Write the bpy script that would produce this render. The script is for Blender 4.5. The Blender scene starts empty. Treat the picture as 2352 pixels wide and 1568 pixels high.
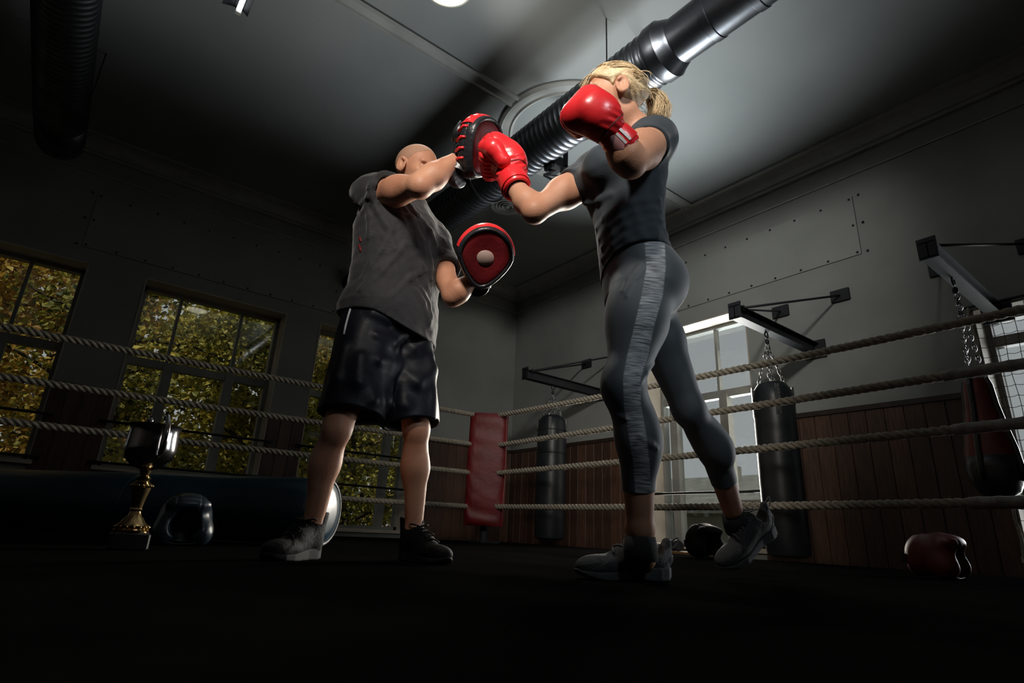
import bpy, math, random
import numpy as np
from mathutils import Vector, Matrix, Euler
random.seed(7); RNG = np.random.default_rng(7)
SC = bpy.context.scene; COL = SC.collection

# ------------------------------------------------------------------ camera
CAM_H = 0.11
FPX = 1306.7
YAW, PITCH, ROLL = math.radians(52.493), math.radians(18.571), math.radians(2.7196)
RH = np.array([math.sin(YAW), -math.cos(YAW), 0.0])      # level right
FH = np.array([math.cos(YAW), math.sin(YAW), 0.0])       # level forward
UP = np.array([0.0, 0.0, 1.0])
_f = FH * math.cos(PITCH) + UP * math.sin(PITCH)
_u = -FH * math.sin(PITCH) + UP * math.cos(PITCH)
_r = RH * math.cos(ROLL) + _u * math.sin(ROLL)
_u2 = -RH * math.sin(ROLL) + _u * math.cos(ROLL)
cam_data = bpy.data.cameras.new('camera'); cam = bpy.data.objects.new('camera', cam_data); COL.objects.link(cam)
cam_data.sensor_width = 36.0; cam_data.lens = FPX / 2352 * 36.0; cam_data.clip_start = 0.02; cam_data.clip_end = 200
cam.matrix_world = Matrix(((_r[0], _u2[0], -_f[0], 0), (_r[1], _u2[1], -_f[1], 0), (_r[2], _u2[2], -_f[2], CAM_H), (0, 0, 0, 1)))
SC.camera = cam

def ray(x, y):
    return _f + _r * (x - 1176) / FPX + _u2 * (784 - y) / FPX
def rfz(x, y, F):
    """pixel + level forward distance -> (right, forward, up) coordinates"""
    d = ray(x, y); k = F / (d @ FH)
    return np.array([(d @ RH) * k, F, CAM_H + d[2] * k])
def to_world(P):
    P = np.asarray(P, float)
    return P[..., 0:1] * RH + P[..., 1:2] * FH + P[..., 2:3] * UP

# ------------------------------------------------------------------ world, lights, exposure
SC.view_settings.view_transform = 'Standard'; SC.view_settings.look = 'None'
SC.view_settings.exposure = 0.0; SC.view_settings.gamma = 1.0; SC.view_settings.use_curve_mapping = False
world = bpy.data.worlds.new('overcast_sky'); SC.world = world; world.use_nodes = True
_bg = world.node_tree.nodes['Background']
_bg.inputs[0].default_value = (0.93, 0.97, 1.0, 1); _bg.inputs[1].default_value = 0.36

def add_light(name, kind, loc, target, power, color, **kw):
    L = bpy.data.lights.new(name, kind); L.energy = power; L.color = color
    for k, v in kw.items(): setattr(L, k, v)
    o = bpy.data.objects.new(name, L); COL.objects.link(o); o.location = loc
    d = Vector(target) - Vector(loc); o.rotation_euler = d.to_track_quat('-Z', 'Y').to_euler()
    return o
# daylight entering by the two windows of the right wall, and an added upward fill for the ceiling
add_light('daylight_window', 'AREA', (5.92, 3.80, 1.35), (1.5, 2.1, 1.3), 110, (1.0, 0.93, 0.83), shape='RECTANGLE', size=1.25, size_y=1.9, spread=math.radians(76))
add_light('daylight_window_near', 'AREA', (5.92, 0.34, 1.1), (1.5, 0.9, 1.1), 22, (0.95, 0.97, 1.0), shape='RECTANGLE', size=1.4, size_y=1.8, spread=math.radians(80))
add_light('ceiling_fill', 'AREA', (5.92, 3.80, 1.2), (3.15, 2.6, 4.07), 64, (0.93, 0.98, 1.0), shape='RECTANGLE', size=1.25, size_y=1.9, spread=math.radians(76))  # added area light aimed up to brighten the ceiling
add_light('autumn_sun', 'SUN', (0, -5, 20), (1.2, 0.0, 11.0), 2.8, (1.0, 0.95, 0.85), angle=math.radians(3))
# lamp over the ring, key on the boxers, and two added fill spots
add_light('ring_lamp_light', 'SPOT', (1.50, 2.80, 3.45), (2.75, 2.35, 4.07), 26, (1.0, 0.97, 0.88), spot_size=math.radians(110), spot_blend=1.0, shadow_soft_size=0.18)
add_light('wall_fill', 'SPOT', (0.8, 0.0, 3.3), (5.654, 4.55, 2.6), 470, (1.0, 0.98, 0.92), spot_size=math.radians(62), spot_blend=1.0, shadow_soft_size=0.2, specular_factor=0.2)  # added spot out of view, brightens the right wall, no fixture
add_light('side_fill', 'SPOT', tuple(RH * 1.15 + FH * -0.2 + UP * 1.9), tuple(RH * 0.36 + FH * 1.62 + UP * 1.02), 52, (0.82, 0.93, 1.0), spot_size=math.radians(46), spot_blend=0.9, shadow_soft_size=0.2)  # added cool fill for the woman's torso and legs, no fixture
add_light('ring_top_light', 'SPOT', (1.47, 2.92, 3.80), (1.15, 1.5, 1.6), 90, (1.0, 0.95, 0.85), spot_size=math.radians(56), spot_blend=0.9, shadow_soft_size=0.16)
add_light('ring_key_light', 'SPOT', tuple(RH * -0.30 + FH * -0.10 + UP * 2.25), tuple(RH * 0.0 + FH * 1.75 + UP * 1.50), 245, (1.0, 0.92, 0.82), spot_size=math.radians(47), spot_blend=0.7, shadow_soft_size=0.14)

# ------------------------------------------------------------------ helpers
ORG = {}
def link(o, parent=None):
    COL.objects.link(o)
    if parent is not None: o.parent = parent
    return o
def tag(o, label=None, cat=None, group=None, kind=None):
    if label: o['label'] = label
    if cat: o['category'] = cat
    if group: o['group'] = group
    if kind: o['kind'] = kind
    return o
def thing(name, label, cat, loc, group=None):
    o = bpy.data.objects.new(name, None); link(o); o.location = loc; o.empty_display_size = 0.1
    ORG[o.name] = np.array(loc, float)
    return tag(o, label, cat, group)
def mk(name, verts, faces, mat, parent=None, origin=None, smooth=False, sharp=None):
    verts = np.asarray(verts, float)
    if parent is not None: org = ORG[parent.name]
    elif origin is not None: org = np.array(origin, float)
    else: org = np.array([(verts[:, 0].min() + verts[:, 0].max()) / 2, (verts[:, 1].min() + verts[:, 1].max()) / 2, verts[:, 2].min()])
    me = bpy.data.meshes.new(name)
    if isinstance(faces, np.ndarray): faces = faces.tolist()
    me.from_pydata((verts - org).tolist(), [], faces); me.update()
    if smooth:
        me.polygons.foreach_set('use_smooth', [True] * len(me.polygons))
        if sharp: me.set_sharp_from_angle(angle=math.radians(sharp))
    for m in (mat if isinstance(mat, (list, tuple)) else [mat]): me.materials.append(m)
    o = bpy.data.objects.new(name, me); link(o, parent)
    if parent is None: o.location = org
    ORG[o.name] = org
    return o

class MB:
    def __init__(s): s.v = []; s.f = []; s.n = 0
    def add(s, v, f):
        v = np.asarray(v, float); s.v.append(v); s.f += [[i + s.n for i in q] for q in f]; s.n += len(v); return s
    def obox(s, c, ax, hf):
        c = np.array(c, float); X, Y, Z = [np.array(a, float) * h for a, h in zip(ax, hf)]
        v = [c + i * X + j * Y + k * Z for i in (-1, 1) for j in (-1, 1) for k in (-1, 1)]
        return s.add(v, [(0, 1, 3, 2), (4, 6, 7, 5), (0, 4, 5, 1), (2, 3, 7, 6), (0, 2, 6, 4), (1, 5, 7, 3)])
    def box(s, a, b):
        a, b = np.array(a, float), np.array(b, float)
        return s.obox((a + b) / 2, np.eye(3), (b - a) / 2)
    def bbox(s, a, b, e):
        """box with chamfered vertical/horizontal edges"""
        a, b = np.array(a, float), np.array(b, float); vs = []
        pr = [(a[0] + e, a[1]), (b[0] - e, a[1]), (b[0], a[1] + e), (b[0], b[1] - e), (b[0] - e, b[1]), (a[0] + e, b[1]), (a[0], b[1] - e), (a[0], a[1] + e)]
        c = (a + b) / 2
        def ringz(z, k): return [(c[0] + (x - c[0]) * k[0], c[1] + (y - c[1]) * k[1], z) for x, y in pr]
        k = (1 - e / max(1e-6, (b[0] - a[0]) / 2), 1 - e / max(1e-6, (b[1] - a[1]) / 2))
        for z, kk in ((a[2], k), (a[2] + e, (1, 1)), (b[2] - e, (1, 1)), (b[2], k)): vs += ringz(z, kk)
        fs = [[j * 8 + i, j * 8 + (i + 1) % 8, (j + 1) * 8 + (i + 1) % 8, (j + 1) * 8 + i] for j in range(3) for i in range(8)]
        fs += [list(range(7, -1, -1)), list(range(24, 32))]
        return s.add(vs, fs)
    def rings(s, R, closed=True, caps=True):
        R = [np.asarray(r, float) for r in R]; n = len(R[0]); f = []
        for j in range(len(R) - 1):
            for i in range(n if closed else n - 1):
                f.append((j * n + i, j * n + (i + 1) % n, (j + 1) * n + (i + 1) % n, (j + 1) * n + i))
        if caps: f += [tuple(range(n - 1, -1, -1)), tuple((len(R) - 1) * n + i for i in range(n))]
        return s.add(np.concatenate(R), f)
    def tube(s, pts, r, n=8, caps=True, flat=None, up=None):
        pts = np.asarray(pts, float); m = len(pts); r = np.broadcast_to(r, (m,)); R = []
        u = None
        for i in range(m):
            t = pts[min(i + 1, m - 1)] - pts[max(i - 1, 0)]; t /= np.linalg.norm(t) + 1e-12
            if u is None:
                u = np.array(up, float) if up is not None else np.array([0, 0, 1.0])
                if abs(u @ t) > 0.95 and up is None: u = np.array([1.0, 0, 0])
            u = u - (u @ t) * t; u /= np.linalg.norm(u) + 1e-12; w = np.cross(t, u)
            a = np.linspace(0, 2 * np.pi, n, endpoint=False)[:, None]
            R.append(pts[i] + r[i] * (np.cos(a) * u * (flat or 1.0) + np.sin(a) * w))
        return s.rings(R, True, caps)
    def cyl(s, a, b, ra, rb=None, n=16, caps=True): return s.tube([a, b], [ra, ra if rb is None else rb], n, caps)
    def lathe(s, prof, c, axis=(0, 0, 1), n=24, sc=(1, 1)):
        """profile of (radius, height) about an axis through c"""
        axis = np.array(axis, float); axis /= np.linalg.norm(axis)
        u = np.array([1.0, 0, 0]) if abs(axis[0]) < 0.9 else np.array([0, 1.0, 0]); u = u - (u @ axis) * axis; u /= np.linalg.norm(u); w = np.cross(axis, u)
        a = np.linspace(0, 2 * np.pi, n, endpoint=False)[:, None]
        return s.rings([np.array(c) + axis * h + max(r, 1e-4) * (np.cos(a) * u * sc[0] + np.sin(a) * w * sc[1]) for r, h in prof])
    def prof(s, pts2, a, b, ux, uy):
        """extrude a closed 2-D profile from a to b"""
        a, b, ux, uy = [np.array(q, float) for q in (a, b, ux, uy)]
        P = np.array([ux * x + uy * y for x, y in pts2])
        return s.rings([a + P, b + P])
    def torus(s, c, ax, R, r, n=16, m=6, sc=(1, 1), a0=0, a1=2 * math.pi):
        ax = np.array(ax, float); ax /= np.linalg.norm(ax)
        u = np.array([1.0, 0, 0]) if abs(ax[0]) < 0.9 else np.array([0, 1.0, 0]); u -= (u @ ax) * ax; u /= np.linalg.norm(u); w = np.cross(ax, u)
        full = abs(a1 - a0 - 2 * math.pi) < 1e-6; an = np.linspace(a0, a1, n, endpoint=not full); V = []; F = []
        for i, t in enumerate(an):
            d = math.cos(t) * u * sc[0] + math.sin(t) * w * sc[1]; dn = d / np.linalg.norm(d)
            for k in range(m):
                q = 2 * math.pi * k / m; V.append(np.array(c) + R * d + r * (math.cos(q) * dn + math.sin(q) * ax))
        for i in range(n if full else n - 1):
            for k in range(m):
                F.append((i * m + k, ((i + 1) % n) * m + k, ((i + 1) % n) * m + (k + 1) % m, i * m + (k + 1) % m))
        return s.add(V, F)
    def build(s, name, mat, parent=None, origin=None, smooth=False, sharp=None):
        return mk(name, np.concatenate(s.v), s.f, mat, parent, origin, smooth, sharp)

# ------------------------------------------------------------------ materials
def mat(name, col, rough=0.6, metal=0.0, col2=None, scale=8.0, bump=0.0, bscale=60.0, coord='Object', detail=4.0, contrast=(0.35, 0.65), spec=0.5, sss=0.0, coat=0.0, emit=None, estr=1.0, stretch=(1, 1, 1), rvar=0.0, objvar=0.0, sheen=0.0):
    m = bpy.data.materials.new(name); m.use_nodes = True; nt = m.node_tree; N = nt.nodes; Lk = nt.links
    b = N['Principled BSDF']
    b.inputs['Base Color'].default_value = (*col, 1); b.inputs['Roughness'].default_value = rough; b.inputs['Metallic'].default_value = metal
    b.inputs['Specular IOR Level'].default_value = spec
    if sss: b.inputs['Subsurface Weight'].default_value = sss; b.inputs['Subsurface Radius'].default_value = (0.012, 0.005, 0.003); b.inputs['Subsurface Scale'].default_value = 1.0
    if coat: b.inputs['Coat Weight'].default_value = coat; b.inputs['Coat Roughness'].default_value = 0.15
    if sheen: b.inputs['Sheen Weight'].default_value = sheen; b.inputs['Sheen Roughness'].default_value = 0.4
    if emit: b.inputs['Emission Color'].default_value = (*emit, 1); b.inputs['Emission Strength'].default_value = estr
    tc = N.new('ShaderNodeTexCoord'); mp = N.new('ShaderNodeMapping'); Lk.new(tc.outputs[coord], mp.inputs[0]); mp.inputs['Scale'].default_value = stretch
    if col2 is not None or rvar:
        nz = N.new('ShaderNodeTexNoise'); nz.inputs['Scale'].default_value = scale; nz.inputs['Detail'].default_value = detail; Lk.new(mp.outputs[0], nz.inputs[0])
        rp = N.new('ShaderNodeMapRange'); rp.inputs[1].default_value = contrast[0]; rp.inputs[2].default_value = contrast[1]; Lk.new(nz.outputs[0], rp.inputs[0])
        if col2 is not None:
            mx = N.new('ShaderNodeMix'); mx.data_type = 'RGBA'; mx.inputs[6].default_value = (*col, 1); mx.inputs[7].default_value = (*col2, 1); Lk.new(rp.outputs[0], mx.inputs[0]); out = mx.outputs[2]
            if objvar:
                oi = N.new('ShaderNodeObjectInfo'); hs = N.new('ShaderNodeHueSaturation'); mr = N.new('ShaderNodeMapRange'); mr.inputs[3].default_value = 1 - objvar; mr.inputs[4].default_value = 1 + objvar
                Lk.new(oi.outputs['Random'], mr.inputs[0]); Lk.new(mr.outputs[0], hs.inputs['Value']); Lk.new(out, hs.inputs['Color']); out = hs.outputs[0]
            Lk.new(out, b.inputs['Base Color'])
        if rvar:
            mr2 = N.new('ShaderNodeMapRange'); mr2.inputs[3].default_value = max(0, rough - rvar); mr2.inputs[4].default_value = min(1, rough + rvar); Lk.new(nz.outputs[0], mr2.inputs[0]); Lk.new(mr2.outputs[0], b.inputs['Roughness'])
    if bump:
        nb = N.new('ShaderNodeTexNoise'); nb.inputs['Scale'].default_value = bscale; nb.inputs['Detail'].default_value = 3; Lk.new(mp.outputs[0], nb.inputs[0])
        bp = N.new('ShaderNodeBump'); bp.inputs['Strength'].default_value = bump; bp.inputs['Distance'].default_value = 0.01; Lk.new(nb.outputs[0], bp.inputs['Height']); Lk.new(bp.outputs[0], b.inputs['Normal'])
    return m
M = {}
M['dark_wall'] = mat('low_bounce_dark', (0.05, 0.04, 0.035), 0.7, col2=(0.035, 0.03, 0.026), scale=3)  # for the unseen walls, made dark to cut bounced light
M['plaster'] = mat('plaster', (0.27, 0.275, 0.26), 0.85, col2=(0.22, 0.225, 0.215), scale=1.3, bump=0.12, bscale=40)
M['ceiling'] = mat('ceiling_paint', (0.27, 0.285, 0.285), 0.9, col2=(0.235, 0.25, 0.25), scale=0.9, bump=0.08, bscale=30)
M['trim'] = mat('trim_paint', (0.34, 0.345, 0.33), 0.6, col2=(0.28, 0.285, 0.275), scale=4)
M['reveal'] = mat('reveal_paint', (0.50, 0.45, 0.38), 0.7, col2=(0.42, 0.37, 0.31), scale=3, bump=0.05)
M['frame'] = mat('window_frame_paint', (0.24, 0.24, 0.22), 0.5, col2=(0.18, 0.18, 0.17), scale=5)
M['panel'] = mat('wall_panel_board', (0.28, 0.29, 0.275), 0.75, col2=(0.24, 0.25, 0.235), scale=1.5, bump=0.06)
M['board'] = mat('wainscot_wood', (0.085, 0.040, 0.024), 0.5, col2=(0.045, 0.022, 0.014), scale=9, stretch=(6, 6, 0.6), bump=0.15, bscale=30, objvar=0.35)
M['rail'] = mat('dado_rail_wood', (0.03, 0.018, 0.012), 0.5, col2=(0.02, 0.012, 0.008), scale=10)
M['floor'] = mat('floor_lino', (0.05, 0.045, 0.04), 0.6, col2=(0.035, 0.03, 0.028), scale=3)
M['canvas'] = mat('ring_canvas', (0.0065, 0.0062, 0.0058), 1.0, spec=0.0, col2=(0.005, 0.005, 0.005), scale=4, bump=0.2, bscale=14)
M['skirt'] = mat('ring_skirt', (0.012, 0.012, 0.016), 0.8, col2=(0.008, 0.008, 0.01), scale=5)
M['rope'] = mat('rope_fibre', (0.42, 0.38, 0.30), 0.85, col2=(0.28, 0.25, 0.20), scale=40, bump=0.6, bscale=420)
M['tape'] = mat('rope_tape', (0.30, 0.29, 0.26), 0.6, col2=(0.18, 0.17, 0.16), scale=25, bump=0.2, bscale=90)
M['iron'] = mat('painted_iron', (0.012, 0.013, 0.017), 0.6, 0.0, spec=0.3, col2=(0.018, 0.019, 0.023), scale=12, bump=0.08, bscale=50)
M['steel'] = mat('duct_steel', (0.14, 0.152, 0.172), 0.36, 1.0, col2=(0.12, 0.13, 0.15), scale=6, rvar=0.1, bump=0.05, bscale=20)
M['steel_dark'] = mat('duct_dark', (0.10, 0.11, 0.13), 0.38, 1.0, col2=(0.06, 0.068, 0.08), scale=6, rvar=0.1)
M['chrome'] = mat('chain_metal', (0.35, 0.35, 0.36), 0.3, 1.0, col2=(0.2, 0.2, 0.2), scale=30)
M['black_leather'] = mat('black_leather', (0.014, 0.015, 0.018), 0.34, col2=(0.022, 0.023, 0.026), scale=18, bump=0.25, bscale=60, spec=0.5)
M['bag_dark'] = mat('bag_vinyl', (0.010, 0.012, 0.015), 0.40, spec=0.35, col2=(0.016, 0.018, 0.021), scale=6, bump=0.3, bscale=9)
M['bag_red'] = mat('bag_red_leather', (0.16, 0.022, 0.015), 0.45, col2=(0.09, 0.014, 0.011), scale=6, bump=0.3, bscale=14)
M['pad_red'] = mat('pad_red_vinyl', (0.16, 0.010, 0.012), 0.45, spec=0.3, col2=(0.11, 0.008, 0.009), scale=5, bump=0.35, bscale=12)
M['blue'] = mat('blue_vinyl', (0.012, 0.040, 0.060), 0.30, col2=(0.008, 0.028, 0.044), scale=5, bump=0.2, bscale=8)
M['glass'] = None
M['bark'] = mat('bark', (0.05, 0.038, 0.028), 0.9, col2=(0.03, 0.023, 0.018), scale=14, bump=0.5, bscale=30)
M['net'] = mat('net_cord', (0.06, 0.06, 0.06), 0.8, col2=(0.04, 0.04, 0.04), scale=20)

def glass_mat():
    m = bpy.data.materials.new('window_glass'); m.use_nodes = True; nt = m.node_tree; N = nt.nodes
    N.remove(N['Principled BSDF']); o = N['Material Output']
    t = N.new('ShaderNodeBsdfTransparent'); t.inputs[0].default_value = (0.92, 0.94, 0.93, 1)
    g = N.new('ShaderNodeBsdfGlossy'); g.inputs['Roughness'].default_value = 0.03
    nz = N.new('ShaderNodeTexNoise'); nz.inputs['Scale'].default_value = 3.0
    mr = N.new('ShaderNodeMapRange'); mr.inputs[3].default_value = 0.03; mr.inputs[4].default_value = 0.06; nt.links.new(nz.outputs[0], mr.inputs[0])
    mx = N.new('ShaderNodeMixShader'); nt.links.new(mr.outputs[0], mx.inputs[0]); nt.links.new(t.outputs[0], mx.inputs[1]); nt.links.new(g.outputs[0], mx.inputs[2]); nt.links.new(mx.outputs[0], o.inputs[0])
    return m
M['glass'] = glass_mat()

# ------------------------------------------------------------------ room shell
XC, YC, ZC, ZF = 5.654, 7.258, 4.074, -0.35
X0, Y0 = -5.5, -4.5
TH = 0.36
def structure(o): o['kind'] = 'structure'; return o
floor = structure(MB().box((X0, Y0, ZF - 0.1), (XC, YC, ZF)).build('floor', M['floor']))
ceiling = structure(MB().box((X0, Y0, ZC), (XC + TH, YC + TH, ZC + 0.1)).build('ceiling', M['ceiling'], origin=(0, 0, ZC)))
ZS = 0.56            # window sill
ZH = 2.66            # window head
A_OPEN = [(-4.0, -2.42, ZS, ZH), (-1.80, -0.22, ZS, ZH), (0.31, 1.89, ZS, ZH), (2.33, 3.90, 0.06, ZH)]
B_OPEN = [(3.10, 4.50, 0.06, 2.62), (-0.45, 1.13, 0.10, 2.03)]
def wall_with_holes(name, a0, a1, opens, fix):
    """fix(a, d, z): a along the wall, d depth outwards"""
    mb = MB()
    def seg(p, q, z0, z1):
        if q - p > 1e-4 and z1 - z0 > 1e-4:
            A, B = np.array(fix(p, 0, z0)), np.array(fix(q, TH, z1)); mb.box(np.minimum(A, B), np.maximum(A, B))
    cur = a0
    for (p, q, z0, z1) in sorted(opens):
        seg(cur, p, ZF, ZC); seg(p, q, ZF, z0); seg(p, q, z1, ZC); cur = q
    seg(cur, a1, ZF, ZC)
    return structure(mb.build(name, M['plaster']))
fixA = lambda a, d, z: (a, YC + d, z)
fixB = lambda a, d, z: (XC + d, a, z)
wallA = wall_with_holes('wall_left', X0, XC + TH, A_OPEN, fixA)
wallB = wall_with_holes('wall_right', Y0, YC, B_OPEN, fixB)
structure(MB().box((X0 - 0.2, Y0, ZF), (X0, YC, ZC)).build('wall_rear', M['dark_wall']))
structure(MB().box((X0, Y0 - 0.2, ZF), (XC, Y0, ZC)).build('wall_near', M['dark_wall']))

def between(fix, a0, a1, d0, d1, z0, z1):
    A, B = np.array(fix(a0, d0, z0)), np.array(fix(a1, d1, z1)); return np.minimum(A, B), np.maximum(A, B)
def window(n, fix, op, mulls_top, mulls_low, trans, door=None, head_mat=None):
    p, q, z0, z1 = op; c = fix((p + q) / 2, 0, z0)
    root = thing('window_%d' % n, None, None, c); root['kind'] = 'structure'
    D0, D1 = TH - 0.12, TH - 0.02
    mb = MB(); w = 0.055
    mb.box(*between(fix, p, p + w, D0, D1, z0, z1)); mb.box(*between(fix, q - w, q, D0, D1, z0, z1)); mb.box(*between(fix, p, q, D0, D1, z1 - w, z1)); mb.box(*between(fix, p, q, D0, D1, z0, z0 + w))
    mb.build('window_frame', M['frame'], root)
    # painted plaster lining of the recess
    mb = MB(); t = 0.012
    mb.box(*between(fix, p, p + t, -0.008, D0, z0, z1)); mb.box(*between(fix, q - t, q, -0.008, D0, z0, z1)); mb.box(*between(fix, p, q, -0.008, D0, z1 - t, z1)); mb.box(*between(fix, p - 0.03, q + 0.03, -0.04, D0, z0 - 0.03, z0 + t))
    mb.build('recess_lining', M['reveal'], root)
    MB().box(*between(fix, p, q, D0 + 0.01, D1 - 0.01, trans - 0.045, trans + 0.045)).build('transom', M['frame'], root)
    for m_ in mulls_top: MB().box(*between(fix, m_ - 0.016, m_ + 0.016, D0 + 0.02, D1 - 0.02, trans, z1)).build('glazing_bar', M['frame'], root)
    for m_ in mulls_low: MB().box(*between(fix, m_ - 0.05, m_ + 0.05, D0 - 0.01, D1, z0, trans)).build('mullion', M['frame'], root)
    if door:
        a, b, zz = door   # the part that stays a parapet: closed below zz
        MB().box(*between(fix, a, b, D0, D1, z0, zz)).build('parapet_panel', M['frame'], root)
    es = [p + w] + list(mulls_top) + [q - w]
    for a, b in zip(es[:-1], es[1:]): MB().box(*between(fix, a, b, D0 + 0.05, D0 + 0.056, trans, z1 - w)).build('pane', M['glass'], root)
    es = [p + w] + list(mulls_low) + [q - w]
    for a, b in zip(es[:-1], es[1:]): MB().box(*between(fix, a, b, D0 + 0.05, D0 + 0.056, z0 + w, trans)).build('pane', M['glass'], root)
    return root
window(1, fixA, A_OPEN[1], (-1.40, -0.70), (-1.38, -0.73), 1.76)
window(2, fixA, A_OPEN[2], (0.73, 1.42), (0.76, 1.42), 1.76)
window(3, fixA, A_OPEN[3], (2.68, 3.55), (2.78, 3.62), 1.76, door=(2.33, 2.78, ZS))
window(4, fixB, B_OPEN[0], (3.66,), (3.60, 4.30), 1.76, door=(3.10, 3.60, ZS))
window(5, fixB, B_OPEN[1], (), (0.30,), 1.80)
window(6, fixA, A_OPEN[0], (-3.6, -2.9), (-3.6, -2.9), 1.76)

# thin safety rails across the windows
def rail(fix, a0, a1, z, lab):
    t = thing('safety_rail', lab, 'rail', fix((a0 + a1) / 2, -0.06, z))
    MB().cyl(fix(a0, -0.06, z), fix(a1, -0.06, z), 0.014, n=8).build('bar', M['iron'], t, smooth=True)
    for a in (a0 + 0.03, a1 - 0.03): MB().cyl(fix(a, -0.06, z), fix(a, 0.0, z), 0.010, n=6).build('bracket', M['iron'], t)
for a0, a1, nm in ((-1.88, -0.14, 'leftmost window'), (0.23, 1.97, 'wide middle window of the dark wall'), (2.25, 3.98, 'glazed door window behind the trainer')):
    for z, w in ((1.015, 'upper'), (0.60, 'lower')): rail(fixA, a0, a1, z, '%s thin dark safety rail across the %s' % (w, nm))
rail(fixB, 3.02, 4.58, 0.62, 'thin dark safety rail across the bright window behind the woman')

# cornice, picture rail, ceiling mouldings
def run(name, prof, a, b, ux, uy, m, kind='structure'):
    o = MB().prof(prof, a, b, ux, uy).build(name, m); o['kind'] = kind; return o
def arc(cx, cy, r, t0, t1, n=7): return [(cx + r * math.cos(t), cy + r * math.sin(t)) for t in np.linspace(math.radians(t0), math.radians(t1), n)]
CORN = [(0, 0), (0.25, 0), (0.25, -0.025), (0.21, -0.03), (0.20, -0.018)] + arc(0.20, -0.13, 0.112, 90, 180)[1:-1] + [(0.085, -0.135), (0.05, -0.14), (0.045, -0.165), (0, -0.165)]
for nm, a, b, ux in (('trim_1', (X0, YC, ZC), (XC, YC, ZC), (0, -1, 0)), ('trim_2', (XC, YC, ZC), (XC, Y0, ZC), (-1, 0, 0))): run(nm, CORN, a, b, ux, (0, 0, 1), M['trim'])
PR = [(0, 0), (0.018, 0.0), (0.022, 0.012), (0.012, 0.022), (0, 0.024)]
run('trim_3', PR, (X0, YC, 3.70), (XC, YC, 3.70), (0, -1, 0), (0, 0, 1), M['trim'])
run('trim_4', PR, (XC, YC, 3.70), (XC, Y0, 3.70), (-1, 0, 0), (0, 0, 1), M['trim'])
RS = (3.41, 3.61)      # ceiling ring
ML = [(-0.075, 0), (-0.075, -0.02), (-0.05, -0.035), (-0.035, -0.02), (0.035, -0.02), (0.05, -0.035), (0.075, -0.02), (0.075, 0)]
run('trim_5', ML, (X0, RS[1], ZC), (RS[0] - 0.748, RS[1], ZC), (0, 1, 0), (0, 0, 1), M['trim'])
run('trim_6', ML, (RS[0] + 0.748, RS[1], ZC), (XC - 0.2, RS[1], ZC), (0, 1, 0), (0, 0, 1), M['trim'])
mb = MB(); R_ = []
for t in np.linspace(0, 2 * np.pi, 73)[:-1]:
    R_.append([(RS[0] + (0.68 + x) * math.cos(t), RS[1] + (0.68 + x) * math.sin(t), ZC + z) for x, z in ML])
R_.append(R_[0]); mb.rings(R_, True, False); o = mb.build('trim_7', M['trim'], smooth=True, sharp=35); o['kind'] = 'structure'

# wall sheets with screw heads
def sheet(fix, a0, a1, z0, z1, wall, joint):
    MB().box(*between(fix, a0, a1, -0.008, 0, z0, z1)).build('wall_panel', M['panel'], wall)
    mb = MB(); g = 0.004
    for (p, q, zz0, zz1) in ((a0, a1, z0 - g, z0), (a0, a1, z1, z1 + g), (a0 - g, a0, z0, z1), (a1, a1 + g, z0, z1)): mb.box(*between(fix, p, q, -0.0012, 0, zz0, zz1))
    mb.build('panel_joint', M['iron'], wall)
    sc = MB().cyl((0, 0, 0), fix(0, -0.006, 0) - np.array(fix(0, 0, 0)), 0.012, n=8).build('screw_head', M['iron'], wall, smooth=False)
    me = sc.data; base = np.array(sc.data.vertices[0].co)
    pos = []
    n = int((a1 - a0) / 0.27)
    for i in range(n + 1):
        a = a0 + 0.03 + (a1 - a0 - 0.06) * i / n
        pos += [(a, z0 + 0.025), (a, z1 - 0.025)]
    for a in (a0 + 0.03, a1 - 0.03, joint[0]): pos.append((a, (z0 + z1) / 2))
    for zz in (z0 + 0.01, z1 - 0.01, (z0 + z1) / 2): pos.append((joint[0], zz))
    for i, (a, z) in enumerate(pos):
        c = sc if i == 0 else sc.copy()
        if i: link(c); c.parent = wall
        c.location = Vector(fix(a, -0.008, z))
sheet(fixA, -0.33, 2.50, 2.83, 3.48, wallA, (-0.38,))
sheet(fixB, 1.86, 4.68, 2.83, 3.47, wallB, (1.80,))

# wainscot boards and dado rail
def boards(fix, a0, a1, wall, top=1.31):
    n = max(1, round((a1 - a0) / 0.15)); w = (a1 - a0) / n
    for i in range(n):
        a, b = a0 + i * w + 0.002, a0 + (i + 1) * w - 0.002; d = -0.018 - 0.003 * random.random()
        MB().bbox(*between(fix, a, b, d, 0, ZF, top), 0.003).build('wainscot_board', M['board'], wall)
    MB().box(*between(fix, a0, a1, -0.035, 0, top, top + 0.045)).build('dado_rail', M['rail'], wall)
for p, q in ((-2.42, -1.80), (-0.22, 0.31), (1.89, 2.33), (3.90, XC - 0.02)): boards(fixA, p, q, wallA)
for p, q in ((-1.4, -0.45), (1.13, 3.10), (4.50, YC - 0.02)): boards(fixB, p, q, wallB)

# ------------------------------------------------------------------ outdoors
structure(MB().box((-14, YC + TH, -1.0), (24, 40, -0.9)).build('lawn', mat('grass_ground', (0.06, 0.07, 0.025), 0.9, col2=(0.09, 0.06, 0.02), scale=1.5)))
structure(MB().box((XC + TH, -16, -1.0), (40, YC + TH, -0.9)).build('yard', mat('yard_ground', (0.16, 0.16, 0.13), 0.9, col2=(0.12, 0.12, 0.10), scale=1.0)))

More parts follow.
